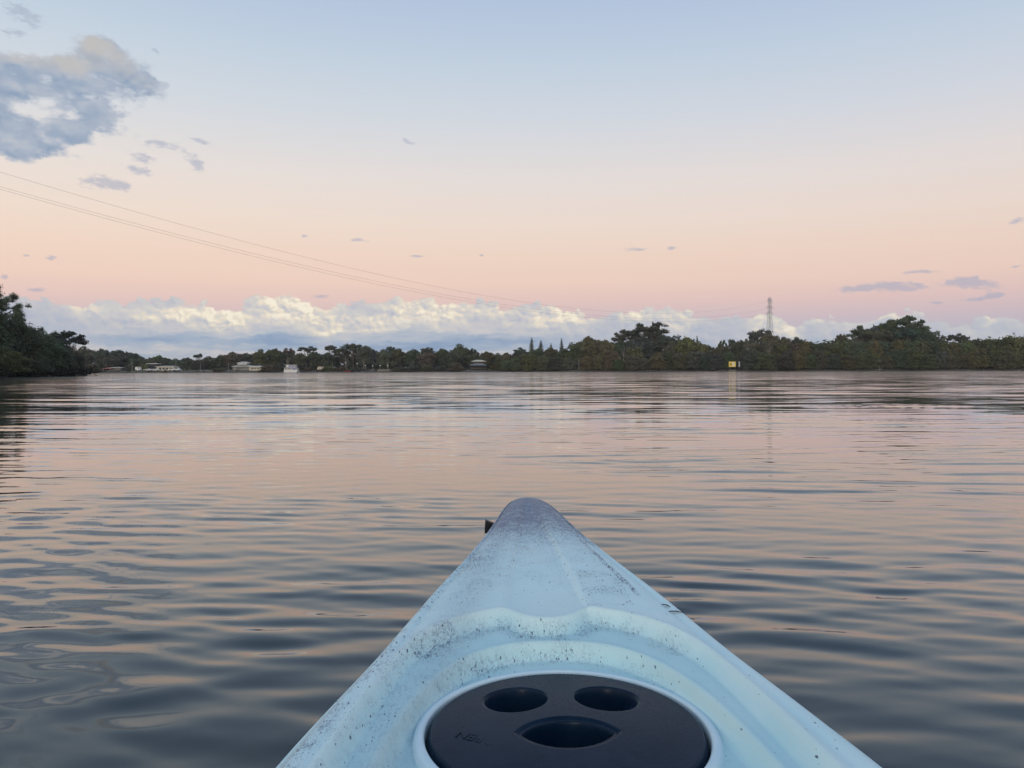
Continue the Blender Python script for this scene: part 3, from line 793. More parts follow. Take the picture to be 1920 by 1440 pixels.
# driftwood on the waterline
D = shoreD(1650) - .3; mb = MB(); g = np.random.default_rng(2)
for a_, b_, c_, r in ((-.9, 0, .3, .12), (.2, .1, 1.7, .1), (.9, -.2, 1.3, .08), (-.4, 0, 1.1, .06), (1.2, .2, .6, .07)): limb(mb, (0, 0, 0), (a_, b_, c_), r, .03, g, 3, .1, 5)
mb.tube((-1.6, 0, .1), (1.4, .3, .35), .14, .08)
tag(mb.build('driftwood', PALEBARK, None, ((1649 - 960) / F * D, D, .1)), 'pale snag of driftwood stranded at the foot of the mangrove wall', 'driftwood')

# ------------------------------------------------------------------ things along the far shore
WHITE = simple('white_paint', (.66, .66, .65), .45, var=.08)
CREAM = simple('cream_paint', (.55, .50, .38), .55, var=.1)
PALEROOF = simple('pale_sheet_roof', (.46, .46, .43), .5, var=.15)
GLASSM = simple('dark_glass', (.03, .04, .06), .1, var=.1)
BLUE = simple('blue_trim', (.06, .09, .25), .35, var=.1)
GREYW = simple('grey_wall', (.22, .21, .19), .8, var=.3)
DARKW = simple('dark_timber', (.06, .055, .05), .8, var=.3)
RUBBER = simple('tyre_rubber', (.02, .02, .02), .8)
RED = simple('red_paint', (.28, .06, .05), .5)
YEL = simple('yellow_sign_paint', (.80, .60, .10), .5, var=.05)
STEEL = simple('galvanised_steel', (.36, .38, .42), .45, 0.6, var=.2)
POLE = simple('pale_grey_pole', (.38, .39, .38), .6)
LAMP = simple('lamp_glass', (.75, .74, .70), .4, var=.02)
STONE = simple('stone', (.26, .24, .20), .9, var=.4)
BLUROOF = simple('blue_grey_roof', (.18, .24, .27), .5, var=.15)

def here(px, off, z): D = shoreD(px) + off; return ((px - 960) / F * D, D, z)
def sc(px): return shoreD(px) / F     # metres per photo pixel

# houseboat
hb = empty('houseboat', here(547, -6, 0), 'two-deck white houseboat with blue window bands moored off the far shore', 'boat')
mb = MB()
for s in (-1, 1): mb.prism([(-2.9, .05), (-2.7, .85), (2.9, .85), (2.9, .25), (2.4, .0)], s * 1.2 - .55, s * 1.2 + .55)
mb.build('hull', WHITE, hb)
MB().box((0, 0, 1.0), (5.8, 3.4, .28)).build('deck', WHITE, hb)
mb = MB().box((-.05, 0, 1.72), (5.3, 3.0, 1.15)); ca = mb.build('cabin', WHITE, hb)
for x in (-1.9, -.5, .85, 2.1): MB().box((x, -1.52, 1.80), (1.2 if x < 2 else .9, .06, .85)).build('window', GLASSM if x < 0 else BLUE, ca)
MB().box((0, 0, 2.40), (5.9, 3.5, .16)).build('upper_deck', BLUE, hb)
up = MB().box((-.1, 0, 3.02), (3.9, 2.6, 1.05), taper=.94).build('wheelhouse', WHITE, hb)
for x in (-.3, 1.0): MB().box((x, -1.31, 3.06), (1.22, .08, .72)).build('window', BLUE, up)
MB().box((-.1, 0, 3.63), (4.4, 2.9, .12)).build('roof', WHITE, hb)
mb = MB()
for x in np.linspace(1.9, 2.85, 4): mb.tube((x, -1.6, 2.45), (x, -1.6, 3.15), .035)
mb.tube((1.9, -1.6, 3.15), (2.85, -1.6, 3.15), .035)
mb.build('railing', WHITE, hb)
MB().box((1.6, -1.55, 1.55), (.5, .08, .9)).build('door', BLUE, hb)

def hip_roof(w, d, h, z, over=.5, ridge=.45):
    a_, b_ = w / 2 + over, d / 2 + over; r = w / 2 * ridge
    return [(-a_, -b_, z), (a_, -b_, z), (a_, b_, z), (-a_, b_, z), (-r, 0, z + h), (r, 0, z + h), (-a_, -b_, z - .15), (a_, -b_, z - .15), (a_, b_, z - .15), (-a_, b_, z - .15)], \
           [(0, 1, 5, 4), (1, 2, 5), (2, 3, 4, 5), (3, 0, 4), (6, 7, 1, 0), (7, 8, 2, 1), (8, 9, 3, 2), (9, 6, 0, 3), (9, 8, 7, 6)]

def house(px, off, w, d, hw_, roofh, wallm, roofm, label, z0=.9, wins=4, base=0.0, name='house', rz=0.0):
    e_ = empty(name, here(px, off, z0), label, 'house' if name == 'house' else 'building', rz=rz)
    wl = MB().box((0, 0, base + hw_ / 2), (w, d, hw_)).build('wall', wallm, e_)
    if base:
        for x in np.linspace(-w / 2 + .3, w / 2 - .3, 4): MB().tube((x, -d / 2 + .3, 0), (x, -d / 2 + .3, base), .14).build('post', wallm, e_)
    for x in np.linspace(-w / 2, w / 2, wins + 2)[1:-1]:
        fr = MB().box((x, -d / 2 - .03, base + hw_ * .55), (w / wins * .55, .08, hw_ * .42)).build('window', GLASSM, e_)
        MB().box((x, -d / 2 - .06, base + hw_ * .32), (w / wins * .6, .1, .07)).build('sill', WHITE, fr)
    p_, f_ = hip_roof(w, d, roofh, base + hw_ + .16)
    MB().poly(p_, f_).build('roof', roofm, e_)
    return e_
# pale-roofed house in tiers
h1 = house(458, 9, 8.2, 6, 1.7, .7, GREYW, PALEROOF, 'pale-roofed house with stacked low roofs behind brown scrub', z0=.9, wins=4)
p_, f_ = hip_roof(4.6, 4, .55, 3.4, .3); MB().poly(p_, f_).build('upper_roof', PALEROOF, h1)
MB().box((-.2, 0, 2.95), (4.2, 3.6, .6)).build('clerestory', WHITE, h1)
h1b = house(482, 8, 5.2, 5, 1.7, .35, CREAM, WHITE, 'low white-roofed annex beside the pale-roofed house', z0=.8, wins=3)
# long pale building
h2 = house(315, 8, 7.6, 5, 1.9, .3, CREAM, PALEROOF, 'long pale cream shed with a flat light roof', z0=.8, wins=4, name='boat_shed')
h3 = house(289, 14, 4.2, 4, 3.1, .25, DARKW, PALEROOF, 'dark open-fronted shelter with flat pale roof beside the long shed', z0=.9, wins=2, name='shelter')
h5 = house(221, 8, 4.4, 3.5, 1.7, .2, GREYW, PALEROOF, 'grey shed with a pale sheet roof by the red canopy', z0=.6, wins=2, name='shed')
# red canopy
rc = empty('canopy_tent', here(203, 5, .5), 'red-topped canopy on thin posts at the far left shore', 'canopy')
p_, f_ = hip_roof(3.2, 2.6, .5, 1.5, .2, 0.05); MB().poly(p_, f_).build('canopy', RED, rc)
for sx in (-1, 1):
    for sy in (-1, 1): MB().tube((sx * 1.5, sy * 1.2, 0), (sx * 1.5, sy * 1.2, 1.5), .04).build('post', WHITE, rc)
hb.scale = (1, 1, .88)
# house in trees
h4 = house(898, 14, 5.2, 5, 1.1, .6, DARKW, CREAM, 'house half hidden in trees with a bright cream upper roof', z0=1.0, wins=3, base=2.2)
v4 = empty('veranda', here(897, 8, .8), 'low blue-grey roofed veranda in front of the half hidden house', 'building')
p_, f_ = hip_roof(6.6, 3, .3, 2.05, .3, .6); MB().poly(p_, f_).build('roof', BLUROOF, v4)
for x in np.linspace(-3.2, 3.2, 6): MB().tube((x, -1.4, 0), (x, -1.4, 1.95), .07).build('post', DARKW, v4)
MB().box((0, 1.2, .95), (6.2, .2, 1.85)).build('back_wall', DARKW, v4)
MB().box((0, -1.4, .55), (6.4, .06, .07)).build('rail', GREYW, v4)
st = house(1088, 10, 3.4, 3, 2.0, .5, DARKW, DARKW, 'small dark hut in the hollow of the trees', z0=.7, wins=1, name='hut')

def car(px, off, L_, H_, mat, label, cat='car', name='parked_car', boxy=False, rz=0.0):
    e_ = empty(name, here(px, off, .75), label, cat, 'vehicles parked along the far shore', rz)
    l = L_ / 2
    if boxy: prof = [(-l, .35), (-l, H_), (l * .55, H_), (l * .8, H_ * .62), (l, H_ * .5), (l, .35)]
    else: prof = [(-l, .35), (-l, H_ * .62), (-l * .72, H_ * .66), (-l * .45, H_), (l * .2, H_), (l * .52, H_ * .64), (l * .96, H_ * .55), (l, .35)]
    MB().prism(prof, -.85, .85).build('body', mat, e_)
    if boxy: MB().box((l * .3, -.86, H_ * .75), (l * .5, .04, H_ * .26)).build('window', GLASSM, e_)
    else: MB().prism([(-l * .58, H_ * .68), (-l * .42, H_ * .94), (l * .16, H_ * .94), (l * .40, H_ * .68)], -.88, .88).build('window', GLASSM, e_)
    for s in (-1, 1):
        for y in (-.8, .8): MB().tube((s * l * .62, y - .1, .33), (s * l * .62, y + .1, .33), .33, k=12).build('wheel', RUBBER, e_)
car(260, 5, 2.2, 1.9, WHITE, 'small white van parked on the foreshore, end-on', 'van', 'parked_van', True)
car(278, 4.5, 3.4, 1.15, WHITE, 'low white car parked between the white van and the long shed')
car(292, 4.5, 4.3, 1.15, WHITE, 'long white car just before the long pale shed')
car(324, 5, 3.2, 1.3, WHITE, 'white car in front of the end of the long pale shed')
car(333, 6, 3.0, 1.5, WHITE, 'white car at the far end of the long pale shed')
car(219, 4, 2.6, 1.1, GREYW, 'grey car standing by the grey shed')
car(627, 6, 3.2, 1.5, WHITE, 'pale car half hidden by scrub beyond the caravan')
# caravan
cv = empty('caravan', here(602, 4, .6), 'small cream caravan standing close to the water', 'caravan')
MB().prism([(-1.3, .4), (-1.35, 1.2), (-1.05, 1.85), (1.1, 1.85), (1.35, 1.4), (1.35, .4)], -1, 1).build('body', CREAM, cv)
for x in (-.5, .55): MB().box((x, -1.02, 1.3), (.7, .05, .4)).build('window', GLASSM, cv)
for y in (-.9, .9): MB().tube((0, y - .1, .3), (0, y + .1, .3), .3, k=12).build('wheel', RUBBER, cv)
MB().tube((1.35, 0, .45), (2.1, 0, .4), .05).build('tow_bar', STEEL, cv)
# canoe
cn = empty('canoe', here(651, -.5, .12), 'small red canoe lying at the waterline by a pale trunk', 'canoe')
pr = [(-1.7, 0), (-1.2, -.28), (0, -.38), (1.2, -.28), (1.7, 0), (1.2, .28), (0, .38), (-1.2, .28)]
mb = MB(); mb.poly([(x, y, .45 + .12 * abs(x / 1.7)) for x, y in pr] + [(x * .8, y * .5, .0) for x, y in pr] + [(x * .85, y * .7, .15) for x, y in pr],
                   [(i, (i + 1) % 8, 8 + (i + 1) % 8, 8 + i) for i in range(8)] + [(i, 16 + i, 16 + (i + 1) % 8, (i + 1) % 8) for i in range(8)] + [tuple(range(16, 24))])
mb.build('hull', RED, cn); MB().box((.3, 0, .38), (.25, .6, .04)).build('seat', DARKW, cn)

# park lamps
for i_, (px, yt, wh) in enumerate([(648, 681, 'first and dimmest of the park lamps, above the forked pale trunk'), (670, 683, 'second park lamp, before the leaning pale trunk'), (685, 686, 'park lamp right of the leaning pale trunk'), (699, 687, 'park lamp at the near end of the stone wall'), (713, 686.5, 'park lamp above the middle of the stone wall'), (727, 686.5, 'last park lamp, beside the tall pole')]):
    b_ = here(px, 5, .7); H = atd(px, yt, b_[1]).z - .7
    e_ = empty('park_lamp', b_, wh, 'lamp post', 'park lamps on the far shore')
    MB().tube((0, 0, 0), (0, 0, H), .07, .05).build('post', STEEL, e_)
    MB().tube((0, 0, H), (0, 0, H + .38), .20, .26, 10).build('lamp_head', LAMP, e_)
    MB().tube((0, 0, H + .38), (0, 0, H + .48), .3, .08, 10).build('cap', WHITE, e_)
# tall poles
for px, yt, lab in [(248, 680, 'thin pale pole left of the small white van'), (330, 679, 'thin pale pole behind the end of the long shed'), (343, 681, 'dark thin pole just past the long shed'), (347, 680, 'twin dark pole a little farther past the long shed'), (376, 680, 'white pole standing alone on the bare foreshore'), (429, 681, 'white pole left of the pale-roofed house'),
                    (574, 681, 'thin grey pole between houseboat and caravan'), (624, 680, 'stout post behind the caravan'), (639, 682, 'stout post before the row of lamps'), (728, 675, 'tallest thin pole, at the stone wall'), (174, 681, 'thin pole near the wooded point'), (486, 681, 'thin pole by the white-roofed annex'), (493, 684, 'short pale pole right of the white-roofed annex')]:
    b_ = here(px, 3, .6); H = atd(px, yt, b_[1]).z - .6
    e_ = empty('light_pole', b_, lab, 'pole', 'poles along the far shore')
    MB().tube((0, 0, 0), (0, 0, H), .12 if 'stout' in lab else .065, .045).build('post', GREYW if 'dark' in lab or 'stout' in lab else POLE, e_)
    MB().tube((0, 0, H), (0, 0, H + .1), .12, .05).build('cap', STEEL, e_)
# stone wall by the ramp
sw = empty('stone_wall', here(725, 1.5, .25), 'low pale stone wall with a ramp beside the park lamps', 'wall')
g = np.random.default_rng(8)
blk = MB().box((0, 0, 0), (.8, .6, .5), taper=.93).mesh('stone')
for r_ in range(2):
    for i in range(9 - r_):
        o = link('stone', blk, STONE, sw, (-3.6 + i * .86 + r_ * .4, g.normal() * .04, .25 + r_ * .48)); o.rotation_euler = (0, 0, g.normal() * .05)
# yellow sign
sg = empty('channel_sign', here(1373, -1, .0), 'square yellow sign on posts in the water before dark trees', 'sign')
zs = atd(1373, 688, shoreD(1373) - 1).z; hs = 10.0 * (shoreD(1373)) / F
brd = MB().box((0, 0, zs + hs / 2), (13 * sc(1373), .08, hs)).build('board', YEL, sg)
MB().box((.30, -.05, zs + hs / 2), (6.2 * sc(1373), .03, hs * .72)).build('pale_panel', simple('pale_sign_panel', (.80, .72, .46), .5, var=.05), brd)
MB().tube((-.45, -.05, zs + hs * .5), (-.45, -.09, zs + hs * .5), hs * .24, k=14).build('disc', simple('ochre_disc', (.55, .33, .06), .5), brd)
for x in (-.9, .9): MB().tube((x, .12, -.5), (x, .12, zs + hs), .09).build('post', DARKW, sg)
MB().box((0, -.1, .30), (2.4, .9, .3)).build('footing', GREYW, sg)
bx = empty('signal_box', here(1386, 0, .0), 'narrow grey panel on a post beside the yellow sign', 'sign')
MB().box((0, 0, zs + hs * .5), (.55, .3, hs * 1.0)).build('cabinet', STEEL, bx); MB().tube((0, .2, -.3), (0, .2, zs + .3), .08).build('post', DARKW, bx)

# ------------------------------------------------------------------ lattice pylon and power lines
PD = 470.0
pb = atd(1443, 690, PD); ptop = atd(1443, 558, PD).z
py = empty('transmission_tower', (pb.x, PD, 1.2), 'tall steel lattice pylon rising behind the mangroves', 'pylon', rz=R(36))
Hh = ptop - 1.2
def half(zf): return float(np.interp(zf, [0, .40, .72, 1], [.078, .040, .020, .014])) * Hh
lv = [0, .16, .30, .42, .52, .61, .69, .76, .83, .90, 1.0]
for sx in (-1, 1):
    for sy in (-1, 1):
        mb = MB()
        for a_, b_ in zip(lv[:-1], lv[1:]): mb.tube((sx * half(a_), sy * half(a_), a_ * Hh), (sx * half(b_), sy * half(b_), b_ * Hh), .11, .11, 5)
        mb.build('leg', STEEL, py)
mb = MB()
for a_, b_ in zip(lv[:-1], lv[1:]):
    p0, p1 = half(a_), half(b_); z0, z1 = a_ * Hh, b_ * Hh
    for s in (-1, 1):
        for q in (0, 1):
            c = [(-p0, s * p0, z0), (p1, s * p1, z1), (p0, s * p0, z0), (-p1, s * p1, z1)]
            if q: c = [(y, x, z) for x, y, z in c]
            mb.tube(c[0], c[1], .045, k=4); mb.tube(c[2], c[3], .045, k=4)
            e1 = ((-p1, s * p1, z1), (p1, s * p1, z1))
            if q: e1 = tuple((y, x, z) for x, y, z in e1)
            mb.tube(*e1, .045, k=4)
mb.build('lattice_bracing', STEEL, py)
arms = [.955, .86, .775]
for zf, La in zip(arms, (2.6, 3.6, 3.1)):
    for s in (-1, 1):
        mb = MB(); z = zf * Hh; w_h = half(zf)
        mb.tube((s * w_h, 0, z), (s * La, 0, z + .15), .09, .06, 4); mb.tube((s * w_h, 0, z + 1.0), (s * La, 0, z + .15), .08, .05, 4)
        mb.build('crossarm', STEEL, py)
        ins = MB()
        for q in range(4): ins.tube((s * La, 0, z - .15 - q * .25), (s * La, 0, z - .02 - q * .25), .16, .08, 8)
        ins.build('insulator', simple('insulator_glass', (.2, .22, .22), .2), py)

WIRE = simple('power_cable', (.16, .14, .14), .5, var=.05)
A0 = np.array([pb.x, PD]); 
def wire_pt(px, D_line):
    pass
# the line runs from the pylon over the water, out of the frame at the left (horizontal track A -> B)
B0_ = np.array([-103.0, 154.0])
def fit_wire(obs, z_at_pylon, side):
    us, zs_ = [0.0], [z_at_pylon]
    dirv = (B0_ - A0); nrm = np.array([dirv[1], -dirv[0]]) / np.linalg.norm(dirv)
    A1, d1 = A0 + nrm * side, dirv
    for px, pyy in obs:
        d = ray(px, pyy); tx = d.x / d.y
        # (A1x + u dx) = tx (A1y + u dy)
        u = (tx * A1[1] - A1[0]) / (d1[0] - tx * d1[1])
        Dp = A1[1] + u * d1[1]; us.append(u); zs_.append(CAMZ + d.z / d.y * Dp)
    wgt = np.array([.6] + [1.0] * len(obs))
    c = np.polyfit(us, zs_, 3, w=wgt)
    c_end = np.poly1d(c)
    P = []
    for u in np.linspace(0, 1.28, 80):
        q = A1 + u * d1; P.append(Vector((q[0], q[1], float(c_end(u)))))
    return P
def wire_obj(P, label):
    mb = MB(); k = 4
    for i, p in enumerate(P):
        for j in range(k):
            a_ = 2 * math.pi * j / k; mb.v.append((p.x +   .021 * math.cos(a_), p.y + .0, p.z + .021 * math.sin(a_)))
        if i: 
            for j in range(k): mb.f.append(((i - 1) * k + j, (i - 1) * k + (j + 1) % k, i * k + (j + 1) % k, i * k + j))
    tag(mb.build('power_line', WIRE, None), label, 'power line', 'power lines crossing the water to the pylon')
zt = lambda f_: f_ * Hh + 1.2 - .8
wire_obj(fit_wire([(0, 323), (150, 367), (300, 409), (450, 451), (600, 489), (730, 520), (895, 551), (1000, 569)], zt(.97), 0.0), 'uppermost power line, running well above the other two')
wire_obj(fit_wire([(0, 352), (150, 391), (300, 428.5), (450, 468), (600, 505.5), (730, 533.5), (850, 557), (960, 572)], zt(.86), 2.0), 'middle power line, the upper of the close pair')
wire_obj(fit_wire([(0, 357), (150, 396), (300, 433.5), (450, 473.5), (600, 511), (730, 538.5), (850, 562), (960, 577)], zt(.80), -2.0), 'lowest power line, the lower of the close pair')

# ------------------------------------------------------------------ the kayak
KY = np.array([-1.75, -1.7, -1.5, -1.2, -.8, -.3, 0, .3, .5, .61, .71, .86, 1.06, 1.2, 1.36, 1.47, 1.57, 1.63, 1.66, 1.676, 1.686, 1.69])
KW = np.array([.0, .05, .15, .27, .345, .358, .342, .302, .272, .2535, .236, .2045, .1615, .1275, .0935, .0745, .0585, .0465, .0380, .0290, .0165, .0])
def catmull(xs, ys, q):
    m = np.gradient(ys, xs); i = np.clip(np.searchsorted(xs, q) - 1, 0, len(xs) - 2)
    h_ = xs[i + 1] - xs[i]; t_ = (q - xs[i]) / h_
    return (2 * t_**3 - 3 * t_**2 + 1) * ys[i] + (t_**3 - 2 * t_**2 + t_) * h_ * m[i] + (-2 * t_**3 + 3 * t_**2) * ys[i + 1] + (t_**3 - t_**2) * h_ * m[i + 1]
def kw(y): return np.where(y > 1.6, np.interp(y, KY, KW), catmull(KY, KW, y))
ZR_Y = [-1.75, -1.2, -.5, 0, .5, .71, .86, 1.06, 1.36, 1.57, 1.69]; ZR_Z = [.30, .262, .245, .245, .250, .256, .262, .270, .279, .285, .287]
def kz(y): return np.interp(y, ZR_Y, ZR_Z)
def sd_poly(px, pyy, poly):
    """signed distance (inside negative) to a closed polygon"""
    poly = np.asarray(poly, float); d = np.full(px.shape, 1e9); ins = np.zeros(px.shape, bool)
    n = len(poly)
    for i in range(n):
        a_, b_ = poly[i], poly[(i + 1) % n]; e_ = b_ - a_; w0 = px - a_[0]; w1 = pyy - a_[1]
        t_ = np.clip((w0 * e_[0] + w1 * e_[1]) / (e_ @ e_), 0, 1)
        d = np.minimum(d, (w0 - t_ * e_[0])**2 + (w1 - t_ * e_[1])**2)
        c = (a_[1] <= pyy) != (b_[1] <= pyy)
        with np.errstate(divide='ignore', invalid='ignore'): xi = a_[0] + (pyy - a_[1]) / (b_[1] - a_[1]) * (b_[0] - a_[0])
        ins ^= c & (px < xi)
    d = np.sqrt(d); return np.where(ins, -d, d)
def sym(pts):
    return pts + [(-x, y) for x, y in reversed(pts) if abs(x) > 1e-6]
def roundpoly(pts, n=2):
    P = [np.array(p, float) for p in pts]
    for _ in range(n):
        Q = []
        for i in range(len(P)):
            a_, b_ = P[i], P[(i + 1) % len(P)]; Q += [a_ * .75 + b_ * .25, a_ * .25 + b_ * .75]
        P = Q
    return P
R1 = roundpoly(sym([(0, .932), (.026, .940), (.046, .964), (.052, .971), (.060, .970), (.105, .947), (.150, .895), (.176, .83), (.192, .74), (.205, .62), (.222, .47), (.20, .40), (0, .40)]), 1)
R2 = roundpoly(sym([(0, .905), (.06, .895), (.105, .858), (.138, .79), (.157, .72), (.172, .62), (.18, .50), (.15, .45), (0, .45)]), 2)
R3 = roundpoly(sym([(0, .30), (.16, .28), (.20, .1), (.23, -.3), (.22, -.7), (.12, -.85), (0, -.85)]), 2)
LIDC, LIDR = (-0.0005, .724), .1315
def deck(Xk, Yk, w):
    """height of the deck, plus dirt and scuff densities"""
    s = np.abs(Xk) / np.maximum(w, 1e-4)
    z = kz(Yk)
    front = smooth01(Yk, .93, 1.05)
    z = z + .010 * (1 - s**2) * smooth01(Yk, .95, 1.25) * np.minimum(1, w / .06)
    hf = .054 * (1.70 - Yk) / .73                                   # shallow centre panel between two creases
    dpan = np.abs(Xk + .003) - hf
    z -= .0062 * front * (1 - smooth01(dpan, -.006, .006)) * (1 - smooth01(Yk, 1.5, 1.66))
    z -= .13 * np.maximum(0, np.abs(Xk) - .74 * w) * smooth01(Yk, .6, .9)
    z -= .0025 * np.exp(-((s - .86) / .025)**2)                      # seam groove inside the edge
    z -= np.minimum(.012, .40 * w) * smooth01(s, .90, 1.0)**2
    d1 = sd_poly(Xk + .003, Yk, R1); d2 = sd_poly(Xk + .001, Yk, R2); d3 = sd_poly(Xk, Yk, R3)
    z += .0022 * np.exp(-((d1 - .004) / .006)**2)                    # raised lip
    z -= .0155 * (1 - smooth01(d1, -.014, .004))
    z += .0012 * np.exp(-((d2 - .003) / .005)**2)
    z -= .017 * (1 - smooth01(d2, -.014, .003))
    z -= .115 * (1 - smooth01(d3, -.07, .0))
    dc = np.hypot(Xk - LIDC[0], Yk - LIDC[1])
    z = np.where(dc < LIDR + .004, z - .03, z)
    g = np.random.default_rng(4)
    dirt = .03 + 0 * z
    band1 = np.exp(-((d1 + .018) / .014)**2)
    dirt += band1 * np.where(Yk > .86, .34, 0) * np.clip(1.0 - (Xk - .02) * 2.4, .3, 1)
    dirt += np.exp(-((d1 + .010) / .024)**2) * (Xk < -.12) * (Yk < .93) * (Yk > .58) * .16
    dirt += .09 * smooth01(Yk, .98, 1.1) * (np.abs(Xk) < .75 * w)
    dirt += np.exp(-((d2 + .012) / .012)**2) * (Yk > .80) * np.clip(.8 - Xk * 3, .15, 1) * .26
    dirt += np.exp(-((Xk + .93 * w) / .012)**2) * .35 * (Yk < 1.35)
    dirt += smooth01(Yk, 1.18, 1.5) * .38 * np.exp(-((Xk - .008) / .085)**2)
    dirt += np.exp(-((Xk - .72 * w) / .0035)**2) * smooth01(Yk, 1.0, 1.06) * (1 - smooth01(Yk, 1.33, 1.42)) * .9
    dirt += np.exp(-((Xk - .86 * w) / .010)**2) * smooth01(Yk, 1.26, 1.33) * (1 - smooth01(Yk, 1.42, 1.5)) * .9
    dirt += (Xk > .05) * (Xk < .11) * (Yk > .98) * (Yk < 1.12) * .18
    dirt += np.exp(-((Xk + .8 * w) / .012)**2 - ((Yk - 1.17) / .05)**2) * .9
    scuff = smooth01(Yk, 1.28, 1.52) * 1.0 + .8 * smooth01(Yk, 1.52, 1.66) + .34 * smooth01(Yk, 1.1, 1.45) + .25 * np.exp(-((Xk + .62 * w) / .03)**2) * (Yk > .6) * (Yk < 1.45)
    glaze = (1 - smooth01(d1, -.012, .006))
    lip = np.maximum(np.exp(-((d1 - .002) / .0045)**2), .7 * np.exp(-((d2 - .001) / .005)**2))
    return z, np.clip(dirt, 0, 1), np.clip(scuff, 0, 1.6), glaze, lip

def build_kayak():
    ys = np.concatenate([np.linspace(-1.75, .40, 110), np.linspace(.405, 1.60, 480), np.linspace(1.603, 1.69, 50)])
    sg_ = np.linspace(-1, 1, 301); sg_ = np.sign(sg_) * (1 - (1 - np.abs(sg_))**1.15)
    w = kw(ys)
    Yg = np.repeat(ys[:, None], len(sg_), 1); Wg = np.repeat(w[:, None], len(sg_), 1); Xg = sg_[None, :] * Wg
    z, dirt, scuff, glaze, lip = deck(Xg, Yg, Wg)
    # hull sides
    prof = np.array([(.0025, -.006), (.003, -.014), (.001, -.022), (-.004, -.028), (-.006, -.05), (-.012, -.10), (-.03, -.17), (-.08, -.23), (-.16, -.27), (-.24, -.29), (-.36, -.30)])
    nl = len(prof); tot = len(sg_) + 2 * nl
    V_ = np.zeros((len(ys), tot, 3)); D_ = np.zeros((len(ys), tot)); S_ = D_.copy(); G_ = D_.copy(); L_ = D_.copy()
    V_[:, nl:nl + len(sg_)] = np.stack([Xg, Yg, z], -1); D_[:, nl:nl + len(sg_)] = dirt; S_[:, nl:nl + len(sg_)] = scuff; G_[:, nl:nl + len(sg_)] = glaze; L_[:, nl:nl + len(sg_)] = lip
    rock = 1 - .72 * smooth01(np.abs(ys), 1.1, 1.7)
    for i, (ox, oz) in enumerate(prof):
        ww = np.clip(w + ox * np.minimum(1, w / .05) if ox > -.02 else w + ox, 0, None)
        ww = np.minimum(ww, w + .003)
        yy = ys - (.0 if oz > -.05 else .12 * smooth01(ys, 1.4, 1.69) * (-oz / .3))
        for sgn, col in ((1, nl + len(sg_) + i), (-1, nl - 1 - i)):
            ez = z[:, -1] if sgn > 0 else z[:, 0]
            V_[:, col, 0] = sgn * ww; V_[:, col, 1] = yy; V_[:, col, 2] = ez + oz * (rock if oz < -.03 else 1)
            D_[:, col] = .12
            S_[:, col] = .3 + .5 * smooth01(ys, 1.4, 1.66)
    n0, n1 = V_.shape[:2]
    i, j = np.meshgrid(np.arange(n0 - 1), np.arange(n1 - 1), indexing='ij')
    f = np.stack([i * n1 + j, i * n1 + j + 1, (i + 1) * n1 + j + 1, (i + 1) * n1 + j], -1).reshape(-1, 4)
    j = np.arange(n0 - 1)
    f = np.concatenate([f, np.stack([j * n1 + n1 - 1, j * n1, (j + 1) * n1, (j + 1) * n1 + n1 - 1], -1)])
    vv = V_.reshape(-1, 3)
    me = mesh_np('hull', vv, f, True)
    if len(me.vertices) == len(vv):
        attr(me, 'dirt', D_.ravel()); attr(me, 'scuff', S_.ravel()); attr(me, 'well', G_.ravel()); attr(me, 'lip', L_.ravel())
    else: print('KAYAK VERT MISMATCH')
    return me

